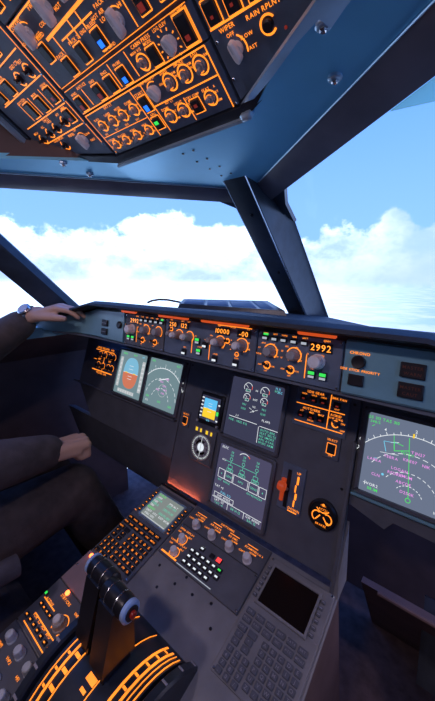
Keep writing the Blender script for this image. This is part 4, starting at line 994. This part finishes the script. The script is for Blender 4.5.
# centre, third module
t = thing('overhead_switchboard', 'third central overhead module with large pale knobs and amber flow lines', 'panel', OVH())
plate(t, rectp(-.139, .139, .1205, .205), 'panel_navy', .012)
for x, y, lm in ((-.082, .1335, None), (-.043, .1355, None), (-.001, .1355, 'blue_lamp'), (.083, .1375, 'lamp_off_red'), (.115, .1375, None), (-.105, .160, None), (.045, .176, None), (.078, .176, 'lamp_off_red'), (.110, .176, None)): button(t, x, y, .0145, .020, lm, 'amber', -.2, lw=.6, lh=.4)
barknob(t, .038, .137, .028, .0095, .015, 0, r=.008); barknob(t, -.051, .188, .030, .0100, .016, 0, r=.008); barknob(t, -.112, .185, .028, .0095, .015, 0, r=.008); barknob(t, -.006, .193, .028, .0095, .015, 0, r=.008)
lettering(t, [('PACK 1', -.082, .149, .0045), ('PACK 2', -.043, .151, .0045), ('ENG 1 BLEED', -.008, .151, .004), ('HOT AIR', .018, .153, .0042), ('LO', .021, .147, .0045), ('HI', .055, .147, .0045), ('PACK FLOW', .040, .1595, .0045), ('RAM AIR', .083, .153, .004), ('APU BLEED', -.100, .176, .0045), ('COCKPIT', -.118, .2, .005), ('FWD CABIN', -.055, .2, .005), ('COLD', -.070, .182, .0045), ('HOT', -.030, .182, .0045), ('COLD', -.129, .182, .004), ('HOT', -.094, .178, .0045), ('X BLEED', .078, .194, .0045), ('AIR COND', .004, .124, .0035)],
          [((-.086, .1685), (.013, .1715), .003), ((-.072, .1685), (-.072, .150), .0015), ((-.062, .158), (.013, .158), .0015), ((-.030, .1685), (-.030, .148), .0015), ((-.010, .1685), (-.010, .150), .0015), ((-.050, .158), (-.050, .150), .0015), ((-.134, .206), (-.134, .122), .0012), ((.062, .122), (.062, .20), .0012), ((.131, .122), (.131, .20), .0012), ((.013, .1715), (.030, .169), .0016), ((-.134, .203), (.131, .203), .0014)])
for i in range(1):
    t = thing('overhead_switchboard', 'fourth central overhead module, farthest aft and mostly above the picture', 'panel', OVH())
    plate(t, rectp(-.139, .139, .207, .45), 'panel_navy', .012)
    for r in range(5):
        for k in range(8): button(t, -.118 + .0335 * k, .228 + .045 * r, .0145, .020, 'lamp_off_red' if (r * 8 + k) % 3 == 0 else None, 'amber', -.2)
    lettering(t, [(('GEN 1', 'BUS TIE', 'AC ESS', 'GEN 2', 'PUMP', 'X FEED', 'PTU', 'RAT')[k], -.118 + .0335 * k, .243 + .045 * r, .0045) for r in range(5) for k in range(8)], [((-.134, .252 + .045 * r), (.131, .252 + .045 * r), .0014) for r in range(4)])
# left column
t = thing('overhead_switchboard', 'left overhead column with wiper knob, amber arcs and dark buttons', 'panel', OVH())
plate(t, [(-.322, .052), (-.144, .004), (-.144, .45), (-.322, .45)], 'panel_navy', .012)
for x, y, w, h in ((-.244, .162, .017, .020), (-.243, .122, .017, .024), (-.204, .120, .015, .022), (-.165, .122, .0165, .022), (-.167, .087, .016, .020), (-.20, .205, .018, .022), (-.235, .205, .018, .022), (-.27, .205, .018, .022), (-.285, .162, .017, .020)): button(t, x, y, w, h, 'lamp_off_red' if x > -.2 else None, 'amber', -.2)
for x in (-.17, -.204): toggle(t, x, .160, .0095, 20, 'button_black', a0=30, a1=300)
for x, y in ((-.193, .083), (-.228, .081), (-.258, .080), (-.293, .077)): toggle(t, x, y, .0085, 20, 'button_black', a0=80, a1=330, st=.008)
toggle(t, -.247, .052, .0095, 20, 'button_black', a0=120, a1=330, st=.006); barknob(t, -.188, .045, .026, .0095, .014, .1, r=.008)
lettering(t, [('WIPER', -.205, .062, .0048), ('OFF', -.186, .066, .004), ('SLOW', -.164, .052, .004), ('FAST', -.162, .040, .004), ('RAIN RPLNT', -.248, .0655, .0042), ('CALLS', -.232, .1005, .0045), ('MECH', -.293, .0915, .004), ('ALL', -.258, .0945, .004), ('FWD', -.228, .0955, .004), ('AFT', -.193, .0975, .004), ('EMER', -.167, .1005, .004), ('OXYGEN', -.248, .1395, .0046), ('MASK', -.204, .1360, .004), ('CREW', -.165, .1375, .004), ('RCDR', -.245, .177, .0046), ('GND CTL', -.187, .176, .0046), ('TEST', -.170, .174, .004), ('EVAC', -.2, .22, .005), ('GPWS', -.25, .22, .005)],
          [((-.303, .148), (-.152, .148), .0014), ((-.303, .1045), (-.152, .1045), .0014), ((-.303, .0685), (-.152, .0685), .0014), ((-.303, .186), (-.152, .186), .0014), ((-.225, .108), (-.225, .138), .0012), ((-.262, .108), (-.262, .140), .0012), ((-.184, .108), (-.184, .138), .0012), ((-.147, .03), (-.147, .30), .0012)])
for y in (.02, .06, .10, .14): screw(t, -.1475, y + .008, .0022)
# right column
t = thing('overhead_switchboard', 'right overhead column with WIPER knob and RAIN RPLNT button', 'panel', OVH())
plate(t, [(.144, .004), (.322, .070), (.322, .45), (.144, .45)], 'panel_navy', .012)
for x in (.157, .1825, .208, .236): button(t, x, .0955, .015, .021, 'lamp_off_red', 'amber', -.15, lw=.25, lh=.15)
for x in (.165, .20, .235, .27): button(t, x, .150, .018, .024, None, 'amber')
o = part('round_button', 'rr', lambda b: b.lathe([(.006, 0), (.006, .004), (.0045, .006)], n=16), 'button_black', t, (.210, .0615, 0)); part('lit_ring', 'rr', lambda b: b.arc(0, 0, .0085, .0022, 30, 320, Z, 18), 'amber', o, flat=True)
barknob(t, .1655, .055, .0225, .0085, .013, .15, 'knob_pearl', None, .0075)
lettering(t, [('WIPER', .1655, .0775, .0046), ('RAIN RPLNT', .2095, .0755, .0046), ('OFF', .1665, .0705, .004), ('SLOW', .1835, .063, .0038), ('FAST', .185, .051, .0038), ('AFT', .157, .11, .004), ('FWD', .1825, .11, .004), ('COND', .208, .11, .004)],
          [((.146, .0825), (.225, .0825), .0016)], extra=lambda b: b.arc(.1655, .055, .0145, .0018, -25, 60, Z, 10))
part('indicator_dot', 'dot', lambda b: b.lathe([(.0018, 0), (.0012, .0015)], n=10), 'lamp_off_red', t, (.226, .052, 0))
for y in (.03, .07, .12): screw(t, .1475, y, .0022)
# dark surround and metal edging round the overhead panel
t = thing('overhead_surround', 'dark surround with pale blue metal edging round the overhead panels', 'frame', OVH(0, 0, 0))
b = MB(); b.prism([(-.142, -.0005), (-.148, -.0135), (.148, -.0135), (.142, -.0005)], -.02, .004); b.build('front_band', 'black_paint', t)
for sx in (-1, 1):
    c = .052 if sx < 0 else .070
    b = MB(); b.prism([(sx * .142, 0), (sx * .148, -.0135), (sx * .334, c - .006), (sx * .325, c)], -.02, .003); b.build('chamfer_band', 'black_paint', t)
    b = MB(); b.prism([(sx * .325, c), (sx * .334, c - .006), (sx * .336, .45), (sx * .325, .45)], -.02, .003); b.build('side_band', 'black_paint', t)
    if sx > 0:
        b = MB(); b.box((.146, -.013, .004), (.016, .010, .016), .003); b.build('corner_bracket', 'trim_blue', t)
    else:
        b = MB(); b.prism([(-.334, c - .007), (-.342, c - .010), (-.344, .45), (-.336, .45)], -.010, .012); b.build('edge_trim', 'trim_blue', t)
b = MB(); b.prism([(-.148, -.0135), (-.148, -.0175), (.150, -.0175), (.150, -.0135)], -.01, .010); b.build('front_trim', 'trim_blue', t)
b = MB(); b.box((0, .22, -.06), (.68, .47, .09)); b.build('housing', 'black_paint', t)

# aft dome lights above the pilots (pinkish white), each with its own lamp
for x, lab in ((-.27, 'frosted dome light in the cabin roof on the captain side'), (.27, 'frosted dome light in the cabin roof on the right side')):
    t = thing('dome_light', 'round ' + lab, 'light', Matrix.Translation((x, -1.06, 1.70)), 'dome lights')
    b = MB(); b.lathe([(.07, 0), (.07, -.01), (.058, -.016)], n=32); b.build('rim', 'steel', t)
    b = MB(); b.lathe([(.057, -.012), (.057, -.014), (.05, -.018)], n=32); b.build('lens', 'dome_lens', t)
    ld = bpy.data.lights.new('dome_lamp', 'AREA'); ld.shape = 'DISK'; ld.size = .10; ld.energy = DOME_W; ld.color = (1.0, .80, .92)
    lo = bpy.data.objects.new('dome_lamp', ld); col.objects.link(lo); lo.parent = t; lo.location = (0, 0, -.022)

# ================================================================== FOOTWELL, SEAT
t = thing('kick_panel', 'dark kick panel with pale upper edge in the right footwell', 'panel', Matrix.Translation((.58, .06, 0)))
b = MB(); b.hexa([(-.31, .06, .415), (.31, .06, .415), (.31, .08, .415), (-.31, .08, .415)], [(-.31, .34, .0), (.31, .34, .0), (.31, .36, .0), (-.31, .36, .0)]); b.build('board', 'wall_dark', t)
b = MB(); b.tube([(-.27, .055, .415), (.31, .055, .415)], .006, 10); b.build('edge_tube', 'wall_dark', t)
for x, lab in ((.46, 'right footwell rudder pedal nearer the pedestal'), (.64, 'right footwell rudder pedal nearer the outer wall')):
    t = thing('rudder_pedal', lab, 'pedal', Matrix.Translation((x, .30, .0)))
    b = MB(); b.hexa([(-.05, -.16, .20), (.05, -.16, .20), (.05, -.14, .19), (-.05, -.14, .19)], [(-.055, -.06, .36), (.055, -.06, .36), (.055, -.045, .35), (-.055, -.045, .35)]); b.build('tread', 'black_paint', t)
    b = MB(); b.rod((0, -.15, .20), (0, -.05, .0), .012, .016, 10); b.build('arm', 'steel', t)
st = thing('pilot_seat', 'dark cloth pilot seat on the captain side with folding armrests', 'seat', Matrix.Translation((-.53, -.72, 0)))
b = MB(); b.box((0, .02, .40), (.46, .52, .11), .035); b.build('cushion', 'seat_cloth', st)
b = MB(); b.T = Matrix.Translation((0, -.27, .44)) @ Matrix.Rotation(math.radians(12), 4, 'X'); b.box((0, 0, .33), (.44, .11, .66), .04); b.build('backrest', 'seat_cloth', st)
b = MB(); b.T = Matrix.Translation((0, -.27, .44)) @ Matrix.Rotation(math.radians(12), 4, 'X'); b.box((0, .0, .76), (.24, .09, .17), .035); b.build('headrest', 'seat_cloth', st)
b = MB(); b.box((0, 0, .345), (.40, .44, .03), .01); b.hexa([(-.09, -.15, 0), (.09, -.15, 0), (.09, .15, 0), (-.09, .15, 0)], [(-.07, -.10, .335), (.07, -.10, .335), (.07, .10, .335), (-.07, .10, .335)]); b.build('pedestal_base', 'black_paint', st)
for x in (-.265, .265):
    b = MB(); b.tube([(x, -.18, .64), (x, .05, .625), (x, .24, .605)], [.026, .028, .022], 12); b.build('armrest', 'seat_cloth', st)
    b = MB(); b.rod((x, -.20, .64), (x * .84, -.24, .47), .014, .014, 8); b.build('armrest_bracket', 'black_paint', st)

# ================================================================== PILOT
class Blob:   # union of tapered capsules, fused by a voxel remesh into one skin
    def __init__(s): s.b = MB()
    def seg(s, p, q, r0, r1, flat=None):
        p = Vector(p); q = Vector(q); d = q - p; L = max(d.length, 1e-5); prof = []
        for i in range(5): a = -math.pi / 2 + math.pi / 2 * i / 4; prof.append((max(1e-4, r0 * math.cos(a)), r0 * math.sin(a)))
        for i in range(5): a = math.pi / 2 * i / 4; prof.append((max(1e-4, r1 * math.cos(a)), L + r1 * math.sin(a)))
        s.b.lathe(prof, p, 14, d.to_track_quat('Z', 'Y').to_matrix()); return s
    def chain(s, pts, rs):
        for i in range(len(pts) - 1): s.seg(pts[i], pts[i + 1], rs[i], rs[i + 1])
        return s
    def ell(s, c, r, M=None):
        prof = [(max(1e-4, math.cos(-math.pi / 2 + math.pi * i / 10)), math.sin(-math.pi / 2 + math.pi * i / 10)) for i in range(11)]
        S = Matrix.Diagonal(Vector(r)); s.b.lathe(prof, c, 16, (M @ S) if M else S); return s
    def build(s, name, m, parent, voxel, smooth=4):
        me = s.b.mesh(name, m); o = bpy.data.objects.new(name, me); col.objects.link(o)
        md = o.modifiers.new('r', 'REMESH'); md.mode = 'VOXEL'; md.voxel_size = voxel
        if smooth: sm = o.modifiers.new('s', 'SMOOTH'); sm.iterations = smooth; sm.factor = .5
        bpy.context.view_layer.update()
        nm = bpy.data.meshes.new_from_object(o.evaluated_get(bpy.context.evaluated_depsgraph_get())); o.modifiers.clear(); o.data = nm; bpy.data.meshes.remove(me)
        nm.name = name; nm.shade_smooth(); o.parent = parent; o.matrix_parent_inverse = parent.matrix_world.inverted()
        return o
def hand(B, wrist, d, back, thumb, curls, spread=.0, tcurl=.3, tspread=.6, k=1.0):
    d = Vector(d).normalized(); back = Vector(back); back = (back - d * back.dot(d)).normalized(); th = d.cross(back)
    if th.dot(Vector(thumb)) < 0: th = -th
    w = Vector(wrist); tips = []
    ax = th   # fingers curl towards the palm (-back)
    L = (.070, .078, .072, .056); off = (.030, .010, -.010, -.029); kn = (.088, .092, .087, .080)
    B.seg(w - d * .03, w + d * .012, .0245 * k, .0235 * k)
    for i in range(4):
        base = w + th * off[i] * .62 * k; kp = w + d * kn[i] * k + th * off[i] * k + back * (.004 - .003 * abs(i - 1.2)) * k
        B.seg(base, kp, .0150 * k, .0118 * k); B.seg(base - back * .008 * k, kp - d * .02 * k - back * .010 * k, .0140 * k, .0105 * k)
        p = kp; a = 0
        for j, fr in enumerate((.45, .30, .25)):
            a += curls[i][j]; dirv = d * math.cos(a) - back * math.sin(a) + th * spread * (1.2 - i * .8)
            q = p + dirv.normalized() * L[i] * fr * k; r = (.0098, .0088, .0080, .0072)
            B.seg(p, q, r[j] * k * (1 if i < 3 else .9), r[j + 1] * k * (1 if i < 3 else .9)); p = q
    tb = w + d * .022 * k + th * .022 * k - back * .006 * k; d1 = (d * math.cos(tspread) + th * math.sin(tspread) - back * .25).normalized()
    t1 = tb + d1 * .042 * k; d2 = (d1 + (d - th * .4) * tcurl - back * tcurl * .4).normalized(); t2 = t1 + d2 * .030 * k; d3 = (d2 + (d * .4 - th) * tcurl - back * tcurl * .3).normalized(); t3 = t2 + d3 * .024 * k
    B.chain([tb, t1, t2, t3], [.0165 * k, .0125 * k, .0108 * k, .0085 * k])
pl = thing('person', 'person in dark jacket, one hand on the glareshield, the other a fist on the knee', 'person', Matrix.Translation((-.53, -.80, .45)))
bpy.context.view_layer.update()
LS, LE, LW = Vector((-.71, -.76, 1.06)), Vector((-.755, -.475, .905)), Vector((-.588, -.284, 1.083))
RS, RE, RW = Vector((-.35, -.76, 1.06)), Vector((-.375, -.605, .80)), Vector((-.412, -.352, .742))
B_ = Blob()
LD = Vector((.66, .50, .22)); RD = Vector((-.05, .95, -.12))
hand(B_, LW, LD, (-.10, -.12, 1), (.6, -.8, 0), [(.40, .30, .20), (.42, .32, .22), (.46, .34, .25), (.50, .38, .3)], .05, .2, .40, .98)
hand(B_, RW, RD, (-.12, .12, 1), (-.9, .1, 0), [(1.30, 1.55, .9), (1.35, 1.6, .9), (1.38, 1.6, .9), (1.42, 1.6, .9)], 0, .9, .35, 1.18)
B_.chain([LE, LE.lerp(LW, .3), LW - LD.normalized() * .02], [.042, .042, .026]); B_.chain([LS, LE], [.052, .042])
B_.chain([RE, RE.lerp(RW, .3), RW - RD.normalized() * .02], [.042, .042, .026]); B_.chain([RS, RE], [.052, .042])
B_.chain([(-.53, -.80, .56), (-.53, -.82, .80), (-.53, -.79, 1.02)], [.12, .12, .13]); B_.seg(LS, RS, .05, .05)
B_.chain([(-.53, -.785, 1.06), (-.53, -.765, 1.20)], [.058, .055])
HC = Vector((-.53, -.745, 1.305))
B_.ell(HC, (.074, .095, .112)); B_.ell(HC + Vector((0, .045, -.055)), (.052, .050, .055)); B_.seg(HC + Vector((0, .085, .012)), HC + Vector((0, .108, -.022)), .009, .014)
B_.seg(HC + Vector((-.024, .088, -.058)), HC + Vector((.024, .088, -.058)), .007, .007)
for q in (-1, 1): B_.ell(HC + Vector((q * .076, -.008, -.008)), (.010, .020, .032)); B_.seg(HC + Vector((q * .018, .087, .028)), HC + Vector((q * .046, .074, .028)), .008, .006)
for q, hx, kx in ((-1, -.63, -.66), (1, -.43, -.425)):
    B_.chain([(hx, -.79, .555), (kx, -.285, .585), (kx, -.11, .20), (kx, -.10, .10)], [.08, .055, .042, .036])
body = B_.build('body', 'skin', pl, .0042, 3)
# jacket, trousers, shirt collar, hair, shoes and watch
J = Blob()
J.chain([LS, LE, LE.lerp(LW, .55), LE.lerp(LW, .84)], [.078, .062, .052, .044]); J.chain([RS, RE, RE.lerp(RW, .55), RE.lerp(RW, 1.0)], [.078, .066, .058, .046])
J.chain([(-.53, -.80, .55), (-.53, -.82, .78), (-.53, -.79, 1.01)], [.165, .155, .15]); J.seg(LS, RS, .075, .075)
for q in (-1, 1): J.chain([(-.53 + q * .08, -.80, .60), (-.53 + q * .10, -.80, .98)], [.125, .12])
J.build('jacket', 'jacket', pl, .011, 4)
Tr = Blob()
for q, hx, kx in ((-1, -.63, -.66), (1, -.43, -.425)):
    Tr.chain([(hx, -.79, .565), (hx * .5 + kx * .5, -.54, .58), (kx, -.285, .588), (kx, -.18, .36), (kx, -.10, .13)], [.105, .092, .073, .066, .062])
Tr.seg((-.63, -.80, .56), (-.43, -.80, .56), .10, .10); Tr.build('trousers', 'trousers', pl, .011, 4)
C2 = Blob(); C2.seg((-.53, -.782, 1.115), (-.53, -.775, 1.145), .068, .064); C2.build('shirt_collar', 'shirt', pl, .008, 2)
Hr = Blob(); Hr.ell(HC + Vector((0, -.018, .028)), (.082, .094, .098)); Hr.build('hair', 'hair', pl, .008, 2)
Sh = Blob()
for kx in (-.66, -.425):
    Sh = Blob(); Sh.chain([(kx, -.12, .045), (kx, .02, .035), (kx, .10, .03)], [.045, .040, .03]); Sh.seg((kx, -.11, .045), (kx, -.11, .10), .045, .042); Sh.build('shoe', 'shoe', pl, .008, 2)
for q in (-1, 1):
    b = MB(); b.lathe([(.0005, -.011), (.008, -.008), (.011, 0), (.008, .008), (.0005, .011)], HC + Vector((q * .030, .083, .010)), 12); o = b.build('eye', 'eye', pl); o.matrix_parent_inverse = pl.matrix_world.inverted()
wd = (LW - LE).normalized(); wc = LW - LD.normalized() * .010; WQ = LD.to_track_quat('Z', 'Y').to_matrix()
b = MB(); b.lathe([(.0262, -.009), (.0290, -.008), (.0290, .008), (.0262, .009)], wc, 28, WQ); wb = b.build('watch_band', 'steel', pl); wb.matrix_parent_inverse = pl.matrix_world.inverted()
wn = Vector((.35, -.65, .75)); wn = (wn - LD.normalized() * wn.dot(LD.normalized())).normalized()
b = MB(); b.lathe([(.017, 0), (.0185, .002), (.0185, .007), (.016, .0095)], wc + wn * .0265, 24, wn.to_track_quat('Z', 'Y').to_matrix()); wk = b.build('watch_case', 'steel', pl); wk.matrix_parent_inverse = pl.matrix_world.inverted()
b = MB(); b.lathe([(.0145, 0), (.0145, .0006)], wc + wn * .0362, 24, wn.to_track_quat('Z', 'Y').to_matrix()); wf = b.build('watch_dial', 'white_plastic', wk)

# ================================================================== ADDED LAMPS
# added fill lamps lift the footwell shade; added strip reddens the central board
for x, y, z, lab in ((-.55, .02, .60, 'small added fill lamp under the captain side board'), (.60, -.01, .700, 'small added fill lamp under the right side board')):
    t = thing('footwell_fill', lab, 'lamp', Matrix.Translation((x, y, z)))
    b = MB(); b.box((0, 0, .012), (.12, .04, .02), .004); b.build('housing', 'black_plastic', t)
    b = MB(); b.box((0, 0, .001), (.10, .03, .003), .0008); b.build('lens', 'dome_lens', t)
    ld = bpy.data.lights.new('footwell_fill_bulb', 'AREA'); ld.shape = 'RECTANGLE'; ld.size = .10; ld.size_y = .03; ld.energy = FOOT_W * (1 if x > 0 else .12); ld.color = (1.0, .74, .80)
    lo = bpy.data.objects.new('footwell_fill_bulb', ld); col.objects.link(lo); lo.parent = t; lo.location = (0, 0, -.003); lo.rotation_euler.x = math.radians(-25)
t = thing('flood_strip', 'added red-orange strip lamp casting the red glow at the foot of the central board', 'light', PED(-.19, .066, 0), 'flood strips under the hood')  # added lamp, hidden behind its shield, for the red glow on the board
del t['group']
b = MB(); b.box((0, -.002, .003), (.14, .003, .010), .0008); b.box((0, .001, .0005), (.14, .006, .002)); b.build('shield', 'black_plastic', t)
ld = bpy.data.lights.new('added_glow_bulb', 'AREA'); ld.shape = 'RECTANGLE'; ld.size = .13; ld.size_y = .004; ld.energy = .045; ld.color = (1.0, .16, .06)
lo = bpy.data.objects.new('added_glow_bulb', ld); col.objects.link(lo); lo.parent = t; lo.location = (0, .001, .004); lo.rotation_euler.x = math.radians(115)
